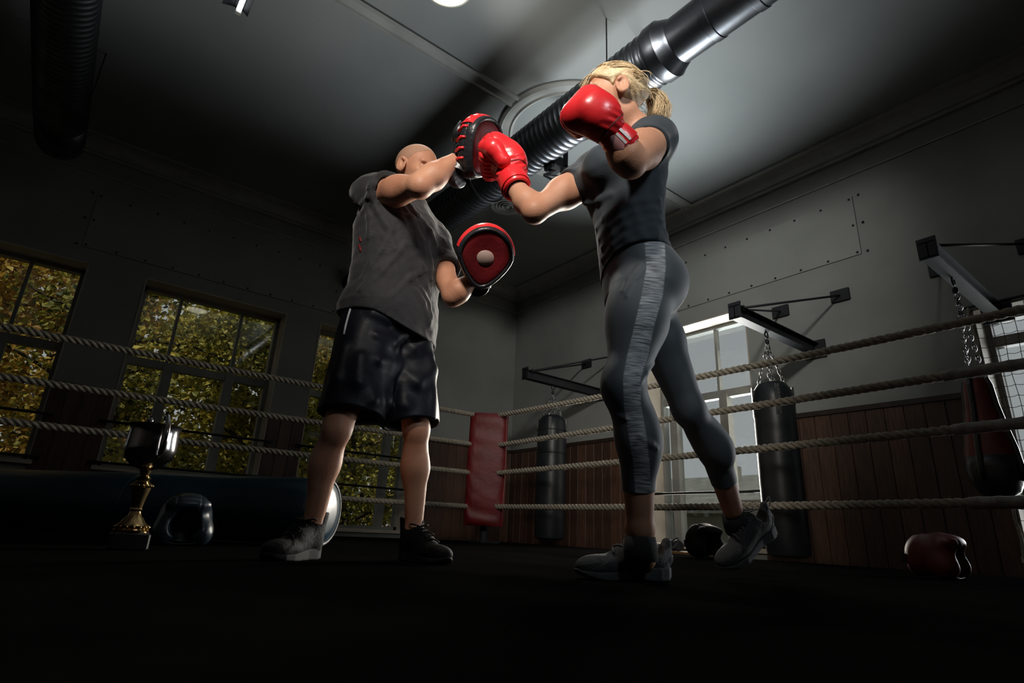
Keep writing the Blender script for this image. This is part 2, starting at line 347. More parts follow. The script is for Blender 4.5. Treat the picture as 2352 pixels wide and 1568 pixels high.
# ------------------------------------------------------------------ boxing ring
RX, RY = 3.62, 5.05
ring = thing('ring_platform', 'low dark boxing ring platform with black canvas under the boxers', 'boxing ring', (0.6, 1.5, ZF))
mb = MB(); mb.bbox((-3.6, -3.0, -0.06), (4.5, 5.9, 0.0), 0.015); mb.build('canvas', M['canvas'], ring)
MB().box((-3.55, -2.95, ZF), (4.45, 5.85, -0.06)).build('skirt', M['skirt'], ring)
def rope(p0, p1, sagz, lab, grp, sleeve=None):
    p0, p1 = np.array(p0, float), np.array(p1, float); L = np.linalg.norm(p1 - p0); n = int(L / 0.014)
    s = np.linspace(0, 1, n); C = p0 + (p1 - p0) * s[:, None]; C[:, 2] -= sagz * 4 * s * (1 - s)
    t = (p1 - p0) / L; u = np.array([0, 0, 1.0]); w = np.cross(t, u); mb = MB()
    for k in range(3):
        ph = 2 * np.pi * (s * L / 0.135) + k * 2 * np.pi / 3
        mb.tube(C + 0.0125 * (np.cos(ph)[:, None] * u + np.sin(ph)[:, None] * w), 0.0145, 7)
    root = thing('ring_rope', lab, 'rope', p0, grp)
    mb.build('strands', M['rope'], root, smooth=True)
    if sleeve:
        a, b = sleeve; i = (s >= a) & (s <= b); q = C[i]
        m2 = MB(); rr = 0.029 + 0.003 * np.sin(np.arange(len(q)) * 0.55) ** 8
        m2.tube(q, rr, 12); m2.build('tape_wrap', M['tape'], root, smooth=True)
names = ['top', 'second from top', 'third from top', 'bottom']
for i, (z0, z1, sg) in enumerate(((1.31, 1.33, 0.05), (0.985, 1.03, 0.012), (0.695, 0.75, 0.015), (0.36, 0.40, 0.04))):
    L_ = RY - (-2.3); y_t = (RY - 0.93) / L_
    rope((RX, RY - 0.05, z0), (RX, -2.3, z1 + 0.02), sg, '%s twisted rope of the ring side before the bright windows' % names[i], 'ring ropes', sleeve=(y_t, 1.0) if i else None)
for i, (z0, z1, sg) in enumerate(((1.30, 1.31, 0.02), (0.985, 0.95, 0.015), (0.69, 0.675, 0.02), (0.35, 0.36, 0.03))):
    rope((RX - 0.05, RY, z0), (-3.0, RY, z1), sg, '%s twisted rope of the ring side before the autumn windows' % names[i], 'ring ropes')
def post(x, y, lab):
    t = thing('ring_post', lab, 'post', (x, y, 0))
    MB().cyl((x, y, 0.0), (x, y, 1.315), 0.045, n=16).build('pole', M['iron'], t, smooth=True, sharp=40)
    MB().box((x - 0.12, y - 0.12, 0.0), (x + 0.12, y + 0.12, 0.02)).build('base_plate', M['iron'], t)
    for z in (0.36, 0.69, 0.985, 1.30): MB().torus((x, y, z), (0, 0, 1), 0.055, 0.012, 16, 6).build('rope_ring', M['chrome'], t, smooth=True)
post(RX + 0.03, RY + 0.03, 'dark iron corner post behind the red corner pad')
# red corner pad
def corner_pad():
    t = thing('corner_pad', 'tall red vinyl corner pad hanging over the far ring corner', 'corner pad', (RX - 0.1, RY - 0.1, 0.16))
    d = np.array([-0.62, -0.78, 0]); sdir = np.array([0.78, -0.62, 0]); n, m = 14, 30
    c0 = np.array([RX, RY, 0]) + d * 0.02
    W, T = 0.205, 0.075
    R = []
    for j in range(m):
        f = j / (m - 1); z = 0.165 + 1.155 * f; e = min(1, math.sqrt(max(0.0, 1 - (abs(2 * f - 1)) ** 14))); e = 0.75 + 0.25 * e
        ringp = []
        for k in range(28):
            a = 2 * math.pi * k / 28; ca, sa = math.cos(a), math.sin(a)
            x = W * np.sign(ca) * abs(ca) ** 0.32 * (1 - 0.02 * math.sin(9 * f)); y = T * np.sign(sa) * abs(sa) ** 0.45 * e
            wr = 0.006 * math.sin(26 * f + 3 * ca + 2 * math.sin(9 * f)) * (0.5 + 0.5 * math.sin(7 * f + 1)) + 0.004 * math.sin(50 * f * (1 + 0.3 * ca) + 5 * ca)
            y += wr * (1 if sa > 0 else 0.3)
            ringp.append(c0 + sdir * x + d * (y + T) + np.array([0, 0, z]))
        R.append(np.array(ringp))
    MB().rings(R).build('cushion', M['pad_red'], t, smooth=True, sharp=60)
    for s_ in (-1, 1):
        MB().tube([c0 + sdir * s_ * W * 0.98 + d * T + np.array([0, 0, 0.17 + 1.14 * q]) for q in np.linspace(0, 1, 12)], 0.007, 6).build('piping', M['pad_red'], t, smooth=True)
    for z in (0.3, 0.8, 1.2): MB().tube([c0 + sdir * x + np.array([0, 0, z]) for x in (-0.2, -0.06, 0.06, 0.2)], 0.012, 6).build('tie_strap', M['black_leather'], t)
corner_pad()

# ------------------------------------------------------------------ wall brackets and punch bags
def bracket(Y, xf, lab, z=1.97):
    t = thing('wall_bracket', lab, 'bracket', (XC, Y, z), 'steel bag brackets on the right wall')
    h, w, k = 0.055, 0.045, 0.007
    P = [(-w, -h), (w, -h), (w, -h + k), (k / 2, -h + k), (k / 2, h - k), (w, h - k), (w, h), (-w, h), (-w, h - k), (-k / 2, h - k), (-k / 2, -h + k), (-w, -h + k)]
    MB().prof(P, (xf, Y, z), (XC - 0.02, Y, z), (0, 1, 0), (0, 0, 1)).build('beam', M['iron'], t)
    MB().box((XC - 0.022, Y - 0.10, z - 0.09), (XC, Y + 0.10, z + 0.09)).build('wall_plate', M['iron'], t)
    MB().box((xf - 0.0, Y - 0.055, z - 0.065), (xf + 0.012, Y + 0.055, z + 0.085)).build('end_plate', M['iron'], t)
    for s_ in (-1, 1):
        q = (XC - 0.02, Y + s_ * 0.30, 2.46)
        MB().cyl((xf + 0.10, Y + s_ * 0.03, z + h), q, 0.011, n=8).build('tie_rod', M['iron'], t, smooth=True)
        MB().box((XC - 0.03, q[1] - 0.085, 2.40), (XC, q[1] + 0.085, 2.52)).build('tie_plate', M['iron'], t)
        MB().torus((xf + 0.10, Y + s_ * 0.03, z + h), (0, 1, 0), 0.02, 0.006, 12, 6).build('eye', M['iron'], t)
    return t
def chain(mb, a, b, link_len=0.05, r=0.0045):
    a, b = np.array(a, float), np.array(b, float); L = np.linalg.norm(b - a); n = max(2, int(L / (link_len * 0.74))); d = (b - a) / L
    u = np.cross(d, [0, 1, 0.3]); u /= np.linalg.norm(u); w = np.cross(d, u)
    for i in range(n):
        c = a + (b - a) * (i + 0.5) / n; sd = u if i % 2 else w; nn = np.cross(d, sd)
        P = [c + d * (link_len * 0.5 * math.cos(q)) + sd * (link_len * 0.27 * math.sin(q)) for q in np.linspace(0, 2 * np.pi, 11)]
        mb.tube(P, r, 5, caps=False)
def heavy_bag(x, Y, zt, zb, rad, lab, zbeam=1.97, name='punch_bag', m='bag_dark', prof=None, tilt=(0, 0), nch=4, sc=(1, 1)):
    t = thing(name, lab, 'punch bag', (x, Y, zb))
    if prof is None:
        H = zt - zb
        prof = [(0.0, 0), (rad * 0.7, 0.0), (rad * 0.95, 0.02), (rad, 0.06), (rad * 1.02, H * 0.4), (rad, H - 0.16), (rad * 0.93, H - 0.07), (rad * 0.72, H - 0.015), (rad * 0.6, H), (0, H)]
    ax = np.array([tilt[0], tilt[1], 1.0])
    MB().lathe(prof, (x, Y, zb), ax, 32, sc).build('body', M[m], t, smooth=True, sharp=50)
    top = np.array([x, Y, zb]) + ax * (zt - zb); hook = np.array([x + tilt[0] * 0.3, Y, zbeam - 0.055]); sw = hook - np.array([0, 0, 0.12])
    mb = MB(); mb.torus(hook - [0, 0, 0.03], (0, 1, 0), 0.026, 0.007, 14, 6); mb.lathe([(0.006, 0), (0.018, 0.01), (0.018, 0.04), (0.006, 0.05)], sw, n=12)
    mb.build('swivel', M['iron'], t, smooth=True, sharp=50)
    for k in range(nch):
        a = 2 * math.pi * (k + 0.4) / nch; e = top + np.array([rad * 0.62 * math.cos(a), rad * 0.62 * math.sin(a), 0.0])
        mb = MB(); chain(mb, sw, e); mb.build('chain', M['chrome'], t, smooth=True)
        MB().torus(e, (math.cos(a), math.sin(a), 0), 0.02, 0.005, 12, 6).build('d_ring', M['chrome'], t, smooth=True)
    return t
bracket(5.26, 4.26, 'dark steel bag bracket nearest the room corner')
bracket(2.40, 4.20, 'dark steel bag bracket over the bright window edge')
bracket(0.97, 4.10, 'dark steel bag bracket near the netted window')
b1 = heavy_bag(4.73, 5.26, 1.52, 0.05, 0.18, 'slim black punch bag hanging beside the red corner pad')
b2 = heavy_bag(4.70, 2.40, 1.44, 0.02, 0.165, 'wide dark punch bag beside the bright window')
for b_, x_, y_, zz, rr in ((b1, 4.73, 5.26, (1.33, 1.05), 0.182), (b2, 4.70, 2.40, (1.25,), 0.167)):
    for z_ in zz:
        MB().torus((x_, y_, z_), (0, 0, 1), rr, 0.006, 32, 6).build('stitched_band', M['bag_dark'], b_, smooth=True)
    for k in range(4):
        a = 0.7 + k * 1.57; MB().obox((x_ + (rr - 0.006) * math.cos(a), y_ + (rr - 0.006) * math.sin(a), zz[0] + 0.02), [(math.cos(a), math.sin(a), 0), (-math.sin(a), math.cos(a), 0), (0, 0, 1)], (0.008, 0.02, 0.13)).build('strap', M['black_leather'], b_)
prof3 = [(r_ * 0.70, h_ * 0.82) for r_, h_ in [(0.0, 0), (0.07, 0.005), (0.14, 0.045), (0.185, 0.12), (0.20, 0.22), (0.185, 0.36), (0.15, 0.52), (0.118, 0.70), (0.105, 0.85), (0.085, 0.905), (0.06, 0.92), (0, 0.92)]]
BX, BZ = 4.55, 0.44
b3 = heavy_bag(BX, 0.97, BZ + 0.754, BZ, 0.075, 'teardrop red and black leather bag before the netted window', name='teardrop_bag', m='bag_red', prof=prof3, nch=3)
MB().lathe([(r_ + 0.003, hh) for r_, hh in prof3[:5]] + [(0.136, 0.25), (0.132, 0.25)], (BX, 0.97, BZ), n=32).build('lower_cap', M['black_leather'], b3, smooth=True)
for k in range(4):
    q = 2.9 + k * 1.571
    MB().tube([(BX + (r_ + 0.0005) * math.cos(q), 0.97 + (r_ + 0.0005) * math.sin(q), BZ + hh) for r_, hh in prof3[3:-2]], 0.018, 6).build('leather_strip', M['black_leather'], b3, smooth=True)

# ------------------------------------------------------------------ ducts, lamps, vent
def spiral_duct(x, z, y0, y1, r, root, m, pitch=0.062, name='spiral_section'):
    n = int(abs(y1 - y0) / (pitch / 6)); R = []
    for i in range(n + 1):
        y = y0 + (y1 - y0) * i / n; a = np.linspace(0, 2 * np.pi, 40, endpoint=False)
        ph = (y / pitch - a / (2 * np.pi)) % 1.0; bump = 0.007 * np.exp(-((ph - 0.5) / 0.16) ** 2)
        rr = r + bump; R.append(np.stack([x + rr * np.cos(a), np.full_like(a, y), z + rr * np.sin(a)], 1))
    return MB().rings(R).build(name, m, root, smooth=True)
duct = thing('ventilation_duct', 'large black corrugated ventilation duct running under the ceiling above the boxers', 'duct', (2.87, 3.5, 3.35))
spiral_duct(2.87, 3.60, 1.99, 6.6, 0.205, duct, M['steel'])
MB().lathe([(0.215, -0.10), (0.222, -0.09), (0.222, 0.0), (0.212, 0.01), (0.185, 0.07), (0.172, 0.09), (0.0, 0.09)], (2.87, 1.99, 3.60), (0, -1, 0), 40).build('reducer_collar', M['steel'], duct, smooth=True, sharp=40)
mb = MB(); mb.lathe([(0.17, 0), (0.17, 3.9)], (2.87, 1.92, 3.60), (0, -1, 0), 40); mb.build('smooth_section', M['steel'], duct, smooth=True, sharp=40)
for y in (1.62, 1.30, 0.9, 0.4): MB().lathe([(0.171, -0.03), (0.177, -0.025), (0.177, 0.025), (0.171, 0.03)], (2.87, y, 3.60), (0, -1, 0), 40).build('joint_band', M['steel'], duct, smooth=True, sharp=40)
for y in (2.4, 4.3, 6.0):
    MB().tube([(2.87 + 0.225 * math.cos(a), y, 3.60 + 0.225 * math.sin(a)) for a in np.linspace(-math.pi, 0, 20)], 0.012, 6).build('hanger_strap', M['iron'], duct)
    for s_ in (-1, 1): MB().cyl((2.87 + s_ * 0.225, y, 3.60), (2.87 + s_ * 0.225, y, ZC), 0.006, n=6).build('hanger_rod', M['iron'], duct)
duct2 = thing('ventilation_duct', 'unlit dark duct with rounded end in the dim upper left corner', 'duct', (-0.73, 4.5, 3.3))
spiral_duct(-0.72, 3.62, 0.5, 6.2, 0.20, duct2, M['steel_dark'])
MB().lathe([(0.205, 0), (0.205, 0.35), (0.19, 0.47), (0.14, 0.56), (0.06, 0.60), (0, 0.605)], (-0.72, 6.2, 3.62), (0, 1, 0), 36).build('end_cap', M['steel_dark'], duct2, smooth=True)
for y in (3.0, 5.6):
    for s_ in (-1, 1): MB().cyl((-0.72 + s_ * 0.21, y, 3.62), (-0.72 + s_ * 0.21, y, ZC), 0.006, n=6).build('hanger_rod', M['iron'], duct2)
# round ceiling vent
t = thing('ceiling_vent', 'round ceiling vent of concentric rings under the raised punch', 'vent', (3.71, 5.07, ZC - 0.06))
MB().lathe([(0.16, 0.01), (0.205, 0.0), (0.215, 0.02), (0.215, 0.06), (0.16, 0.06)], (3.71, 5.07, ZC - 0.06)).build('rim', M['trim'], t, smooth=True, sharp=40)
for k, r_ in enumerate((0.145, 0.105, 0.068)):
    MB().lathe([(r_ - 0.022, 0.012), (r_, -0.008 - 0.006 * k), (r_ + 0.006, -0.004 - 0.006 * k), (r_ - 0.012, 0.03)], (3.71, 5.07, ZC - 0.055)).build('ring_blade', M['trim'], t, smooth=True, sharp=40)
MB().lathe([(0.0, -0.03), (0.03, -0.025), (0.035, -0.01), (0.0, 0.03)], (3.71, 5.07, ZC - 0.05)).build('centre_cone', M['trim'], t, smooth=True)
MB().lathe([(0.17, 0), (0.17, 0.01)], (3.71, 5.07, ZC - 0.015)).build('throat', M['iron'], t)
# round lamp
M['lamp_glow'] = mat('lamp_glow', (0.9, 0.9, 0.8), 0.4, emit=(1.0, 0.95, 0.72), estr=3.0)
M['lamp_body'] = mat('lamp_body', (0.55, 0.55, 0.5), 0.4, col2=(0.45, 0.45, 0.4), scale=8)
t = thing('ceiling_lamp', 'round glowing lamp on the ceiling at the top edge', 'lamp', (1.47, 2.92, ZC - 0.12))
MB().lathe([(0.20, 0.12), (0.21, 0.08), (0.20, 0.04), (0.185, 0.035), (0.185, 0.06), (0.16, 0.12)], (1.47, 2.92, ZC - 0.12), n=36).build('housing', M['lamp_body'], t, smooth=True, sharp=40)
MB().lathe([(0, 0.0), (0.08, 0.004), (0.14, 0.02), (0.183, 0.045), (0.183, 0.055), (0, 0.055)], (1.47, 2.92, ZC - 0.12), n=36).build('diffuser', M['lamp_glow'], t, smooth=True)
# trough lamp
M['tube_glow'] = mat('tube_glow', (0.9, 0.9, 0.9), 0.4, emit=(0.95, 1.0, 1.0), estr=3.0)
t = thing('trough_lamp', 'dark winged trough lamp with white tube at the top edge', 'lamp', (0.20, 4.0, 3.86))
TL = np.array([0.28, 4.17, 3.92]); dT = np.array([0.0, -1.0, 0.0])
MB().prof([(-0.10, 0.03), (-0.025, 0.0), (0.05, 0.0), (0.09, 0.03), (0.09, 0.036), (0.05, 0.006), (-0.025, 0.006), (-0.10, 0.036)], TL + [0, 0, 0.05], TL + dT * 1.3 + [0, 0, 0.05], (1, 0, 0), (0, 0, -1)).build('reflector', M['iron'], t)
MB().cyl(TL + [0.02, -0.02, 0.02], TL + dT * 1.28 + [0.02, 0, 0.02], 0.019, n=14).build('tube', M['tube_glow'], t, smooth=True)
MB().box(TL + [-0.02, -1.3, 0.05], TL + [0.05, 0, 0.15]).build('housing', M['iron'], t)
for q in (0.0, 1.28): MB().box(TL + dT * q + [0.0, -0.02, -0.005], TL + dT * q + [0.04, 0.01, 0.05]).build('tube_holder', M['lamp_body'], t)
# stage lamp bracket hanging from the duct
t = thing('hanging_light_rig', 'black hanging light rig under the duct behind the outstretched arm', 'light rig', (3.15, 3.05, 3.0))
def pw(x, y, F): return to_world(rfz(x, y, F))
FR = 4.6
MB().obox((pw(1303, 328, FR) + pw(1295, 382, FR)) / 2, [RH, FH, UP], (0.022, 0.022, np.linalg.norm(pw(1303, 328, FR) - pw(1295, 382, FR)) / 2)).build('drop_arm', M['iron'], t)
MB().tube([pw(1303, 330, FR), pw(1335, 318, FR), pw(1380, 300, FR)], 0.035, 6).build('boom', M['iron'], t)
MB().bbox(pw(1272, 378, FR) - 0.075, pw(1272, 378, FR) + 0.075, 0.02).build('lamp_head', M['iron'], t)
MB().tube([pw(1249, 402, FR), pw(1292, 388, FR), pw(1325, 381, FR)], 0.016, 6).build('cross_arm', M['iron'], t)
MB().tube([pw(1249, 402, FR), pw(1268, 412, FR), pw(1276, 408, FR)], 0.013, 6).build('lower_arm', M['iron'], t)
MB().tube([pw(1258, 402, FR), pw(1288, 404, FR)], 0.008, 6).build('stay', M['iron'], t)
MB().bbox(pw(1296, 392, FR) - 0.03, pw(1296, 392, FR) + 0.03, 0.008).build('clamp', M['iron'], t)
# dome behind the trainer's back, high on the left wall
t = thing('wall_fixture', 'dark rounded fixture high on the wall behind the trainer', 'fixture', (2.67, YC, 3.22))
MB().lathe([(0.0, 0.28), (0.06, 0.27), (0.11, 0.2), (0.13, 0.1), (0.13, 0.0), (0, 0)], (2.66, YC - 0.0, 3.33), (0, -1, 0), 24).build('shell', M['iron'], t, smooth=True)
MB().lathe([(0.0, 0.285), (0.055, 0.278), (0.06, 0.27)], (2.66, YC, 3.33), (0, -1, 0), 24).build('grille', M['black_leather'], t, smooth=True)
# ------------------------------------------------------------------ sculpting kit: smooth distance fields turned into one skin
def V3(*a): return np.array(a, np.float32)
def nrm(v): v = np.asarray(v, float); return v / (np.linalg.norm(v) + 1e-12)
def smin(a, b, k):
    h = np.clip(0.5 + 0.5 * (b - a) / k, 0, 1); return b + (a - b) * h - k * h * (1 - h)
def smax(a, b, k): return -smin(-a, -b, k)
def cone(a, b, ra, rb=None):
    a, b = V3(*a), V3(*b); ab = b - a; L2 = float(ab @ ab) + 1e-9; rb = ra if rb is None else rb
    def f(P):
        t = np.clip((P - a) @ ab / L2, 0, 1); q = P - a - t[:, None] * ab
        return np.sqrt((q * q).sum(1)) - (ra + (rb - ra) * t)
    f.c = (a + b) / 2; f.R = math.sqrt(L2) / 2 + max(ra, rb); return f
def chain_cone(pts, rads):
    fs = [cone(pts[i], pts[i + 1], rads[i], rads[i + 1]) for i in range(len(pts) - 1)]
    return fs
def ell(c, r, ax=None):
    c = V3(*c); r = V3(*r); A = np.eye(3, dtype=np.float32) if ax is None else np.array(ax, np.float32)
    def f(P):
        q = (P - c) @ A.T; k0 = np.sqrt(((q / r) ** 2).sum(1)); k1 = np.sqrt(((q / (r * r)) ** 2).sum(1)) + 1e-6
        return k0 * (k0 - 1) / k1
    f.c = c; f.R = float(r.max()); return f
def rbox(c, ax, hf, rad):
    c = V3(*c); A = np.array(ax, np.float32); hf = V3(*hf) - rad
    def f(P):
        q = np.abs((P - c) @ A.T) - hf
        return np.sqrt((np.maximum(q, 0) ** 2).sum(1)) + np.minimum(q.max(1), 0) - rad
    f.c = c; f.R = float(np.linalg.norm(hf)) + rad; return f
def union(items):
    """items: (field, blend radius)"""
    def f(P):
        d = np.full(len(P), 0.5, np.float32)
        for g, k in items:
            if hasattr(g, 'c'):
                q = P - g.c; m = (q * q).sum(1) < (g.R + 0.09) ** 2
                if not m.any(): continue
                d[m] = smin(d[m], g(P[m]), k)
            else: d = smin(d, g(P), k)
        return d
    return f
def loft(st, ex=2.3):
    """stations (z, x, y, facing angle, half width, half depth front, half depth back) of an upright trunk"""
    st = np.array(sorted(st), np.float32)
    def f(P):
        z = P[:, 2]; g = lambda i: np.interp(z, st[:, 0], st[:, i]).astype(np.float32)
        an = g(3); fx, fy = np.cos(an), np.sin(an); qx, qy = P[:, 0] - g(1), P[:, 1] - g(2)
        sy = qx * fx + qy * fy; sx = qx * fy - qy * fx
        hw = g(4); ry = np.where(sy > 0, g(5), g(6))
        k = ((np.abs(sx) / hw) ** ex + (np.abs(sy) / ry) ** ex) ** (1 / ex) + 1e-5
        l = np.sqrt(sx * sx + sy * sy) + 1e-5
        d = np.where(k > 0.3, (k - 1) * l / k, -np.minimum(hw, ry) * 0.7)
        return smax(d.astype(np.float32), np.maximum(st[0, 0] - z, z - st[-1, 0]), 0.03)
    return f
def mesh_field(f, lo, hi, h, proj=2):
    lo = np.array(lo, float); hi = np.array(hi, float); B = 8
    nb = np.ceil((hi - lo) / (h * B)).astype(int); n = nb * B + 1
    ci = np.stack(np.meshgrid(*[np.arange(k) for k in nb], indexing='ij'), -1).reshape(-1, 3)
    cen = (lo + (ci * B + B / 2) * h).astype(np.float32); dc = f(cen)
    act = np.abs(dc) < B * h * 0.87 * 1.35 + 0.012
    D = np.where(dc.reshape(nb) > 0, 1.0, -1.0).astype(np.float32)
    D = np.repeat(np.repeat(np.repeat(D, B, 0), B, 1), B, 2); D = np.pad(D, ((0, 1),) * 3, mode='edge')
    mk_ = np.zeros(n, bool)
    for i, j, k in ci[act]: mk_[i * B:i * B + B + 1, j * B:j * B + B + 1, k * B:k * B + B + 1] = True
    idx = np.argwhere(mk_); out = np.empty(len(idx), np.float32)
    for s in range(0, len(idx), 400000): out[s:s + 400000] = f((lo + idx[s:s + 400000] * h).astype(np.float32))
    D[mk_] = out
    S = D < 0
    c8 = [S[i:n[0] - 1 + i, j:n[1] - 1 + j, k:n[2] - 1 + k] for i in (0, 1) for j in (0, 1) for k in (0, 1)]
    cnt = sum(c.astype(np.int8) for c in c8); cells = np.argwhere((cnt > 0) & (cnt < 8))
    vid = np.full(tuple(n - 1), -1, np.int64); vid[tuple(cells.T)] = np.arange(len(cells))
    acc = np.zeros((len(cells), 3)); num = np.zeros(len(cells))
    cor = [(i, j, k) for i in (0, 1) for j in (0, 1) for k in (0, 1)]
    for a in range(8):
        for b in range(a + 1, 8):
            if sum(abs(p - q) for p, q in zip(cor[a], cor[b])) != 1: continue
            A = cells + cor[a]; Bq = cells + cor[b]; da = D[tuple(A.T)]; db = D[tuple(Bq.T)]; m = (da < 0) != (db < 0)
            t = da[m] / (da[m] - db[m]); acc[m] += A[m] + (Bq[m] - A[m]) * t[:, None]; num[m] += 1
    V = lo + acc / num[:, None] * h
    F = []
    for ax in range(3):
        o1, o2 = (ax + 1) % 3, (ax + 2) % 3
        sl = [slice(None)] * 3; sl2 = [slice(None)] * 3; sl[ax] = slice(0, n[ax] - 1); sl2[ax] = slice(1, n[ax])
        ch = S[tuple(sl)] != S[tuple(sl2)]; e = np.argwhere(ch)
        e = e[(e[:, o1] > 0) & (e[:, o2] > 0) & (e[:, o1] < n[o1] - 1) & (e[:, o2] < n[o2] - 1)]
        ins = S[tuple(e.T)]
        q = []
        for d1, d2 in ((0, 0), (-1, 0), (-1, -1), (0, -1)):
            c = e.copy(); c[:, o1] += d1; c[:, o2] += d2; q.append(vid[tuple(c.T)])
        q = np.stack(q, 1); q[~ins] = q[~ins][:, ::-1]; F.append(q)
    F = np.concatenate(F); F = F[(F >= 0).all(1)]
    for _ in range(proj):
        P = V.astype(np.float32); e = h * 0.5; d0 = f(P)
        G = np.stack([f(P + V3(*(np.eye(3)[i] * e))) - f(P - V3(*(np.eye(3)[i] * e))) for i in range(3)], 1) / (2 * e)
        g2 = np.maximum((G * G).sum(1), 0.25); st = (-d0 / g2)[:, None] * G
        ln = np.linalg.norm(st, axis=1, keepdims=True); st *= np.minimum(1, 0.6 * h / np.maximum(ln, 1e-9)); V = V + st
    return V, F
def trace(f, px, py, t0=0.9, t1=3.2):
    d = ray(px, py); o = np.array([0, 0, CAM_H]); d = np.array([d @ RH, d @ FH, d[2]]); d /= np.linalg.norm(d); t = t0
    for _ in range(200):
        v = float(f((o + d * t).astype(np.float32)[None])[0])
        if abs(v) < 4e-4 or t > t1: break
        t += min(max(v, 1e-4) * 0.8, 0.03)
    return o + d * t
def folds(f, lines, k=0.012):
    """ridges of cloth laid on the surface of f; lines: (pixel points, radius, sink)"""
    items = [(f, 0.01)]
    for pts, r, sink in lines:
        W = [trace(f, *p) for p in pts]
        W = [w for w in W if np.linalg.norm(w) < 3.1]
        for i in range(len(W) - 1):
            a, b = W[i], W[i + 1]; va, vb = nrm(a - [0, 0, CAM_H]), nrm(b - [0, 0, CAM_H])
            ra = r if 0 < i else r * 0.55; rb = r if i < len(W) - 2 else r * 0.55
            items.append((cone(a + va * ra * sink, b + vb * rb * sink, ra, rb), k))
    g = union(items[1:]); 
    def out(P): return smin(f(P), g(P), k)
    return out
def wr(P, s, seed=0.0):
    x, y, z = P[:, 0] * s, P[:, 1] * s, P[:, 2] * s
    return (np.sin(x * 1.7 + 2.1 * np.sin(z * 0.9 + seed) + seed) * np.sin(y * 1.3 + 1.7 * np.sin(x * 0.7) + 1.3 * seed) + 0.5 * np.sin(z * 2.3 + 1.9 * np.sin(y * 1.1 + x) + 2.0 * seed)) / 1.5
def gnd(px, py):
    d = ray(px, py); k = -CAM_H / d[2]; return np.array([d @ RH * k, d @ FH * k, 0.0])
def frame(fwd, up):
    y = nrm(fwd); z = np.asarray(up, float); z = nrm(z - (z @ y) * y); x = np.cross(y, z); return np.stack([x, y, z])     # rows: right, forward, up
def head_items(c, A, s=1.0, fem=False):
    """a head about its centre c; rows of A: right, forward, up"""
    L = lambda x, y, z: np.array(c) + s * (np.array([x, y, z]) @ A)
    E = lambda p, r: ell(L(*p), [q * s for q in r], A); K = lambda a, b, ra, rb: cone(L(*a), L(*b), ra * s, rb * s)
    jw = 0.050 if fem else 0.057
    it = [(E((0, -0.014, 0.040), (0.077, 0.098, 0.082)), 0.01), (E((0, 0.036, -0.030), (0.062, 0.058, 0.078)), 0.03), (E((0, 0.045, -0.070), (jw, 0.046, 0.040)), 0.025), (E((0, 0.074, -0.098), (0.026, 0.02, 0.02)), 0.018),
          (E((0, 0.076, 0.022), (0.052, 0.017, 0.013)), 0.016), (E((0.043, 0.060, -0.022), (0.022, 0.024, 0.02)), 0.02), (E((-0.043, 0.060, -0.022), (0.022, 0.024, 0.02)), 0.02),
          (K((0, 0.086, 0.012), (0, 0.106, -0.028), 0.009, 0.0125), 0.012), (E((0.013, 0.096, -0.031), (0.009, 0.011, 0.008)), 0.006), (E((-0.013, 0.096, -0.031), (0.009, 0.011, 0.008)), 0.006),
          (E((0, 0.086, -0.057), (0.025, 0.013, 0.0065)), 0.005), (E((0, 0.084, -0.070), (0.022, 0.013, 0.0075)), 0.005)]
    base = union(it)
    eyes = [E((sx * 0.032, 0.081, 0.0), (0.020, 0.014, 0.013)) for sx in (-1, 1)]; balls = [E((sx * 0.032, 0.069, 0.0), (0.014, 0.013, 0.012)) for sx in (-1, 1)]
    ears = []
    for sx in (-1, 1):
        ears.append((E((sx * 0.079, -0.004, -0.004), (0.009, 0.021, 0.033)), E((sx * 0.086, 0.002, 0.002), (0.008, 0.012, 0.019)), [K((sx * 0.083, -0.008 + 0.018 * math.cos(q0), -0.002 + 0.027 * math.sin(q0)), (sx * 0.083, -0.008 + 0.018 * math.cos(q1), -0.002 + 0.027 * math.sin(q1)), 0.0052, 0.0052) for q0, q1 in zip(np.linspace(0.7, 4.6, 8)[:-1], np.linspace(0.7, 4.6, 8)[1:])]))
    def f(P):
        d = np.full(len(P), 0.5, np.float32); q = P - V3(*c); m = (q * q).sum(1) < (0.26 * s) ** 2
        if not m.any(): return d
        p = P[m]; v = base(p)
        for e, b in zip(eyes, balls): v = smax(v, -e(p), 0.010); v = smin(v, b(p), 0.003)
        for o, i, rim in ears:
            e = smax(o(p), -i(p), 0.006)
            for r_ in rim: e = smin(e, r_(p), 0.004)
            v = smin(v, e, 0.007)
        d[m] = v; return d
    f.c = V3(*c); f.R = 0.17 * s
    return f
def rfz_mk(name, VF, m, parent, smooth=True):
    return mk(name, to_world(VF[0]), VF[1], m, parent, smooth=smooth)
def set_attr(o, name, vals):
    a = o.data.attributes.new(name, 'FLOAT', 'POINT'); a.data.foreach_set('value', np.asarray(vals, np.float32))
def to_px(P):
    d = to_world(P) - np.array([0, 0, CAM_H]); w = d @ _f; return 1176 + FPX * (d @ _r) / w, 784 - FPX * (d @ _u2) / w

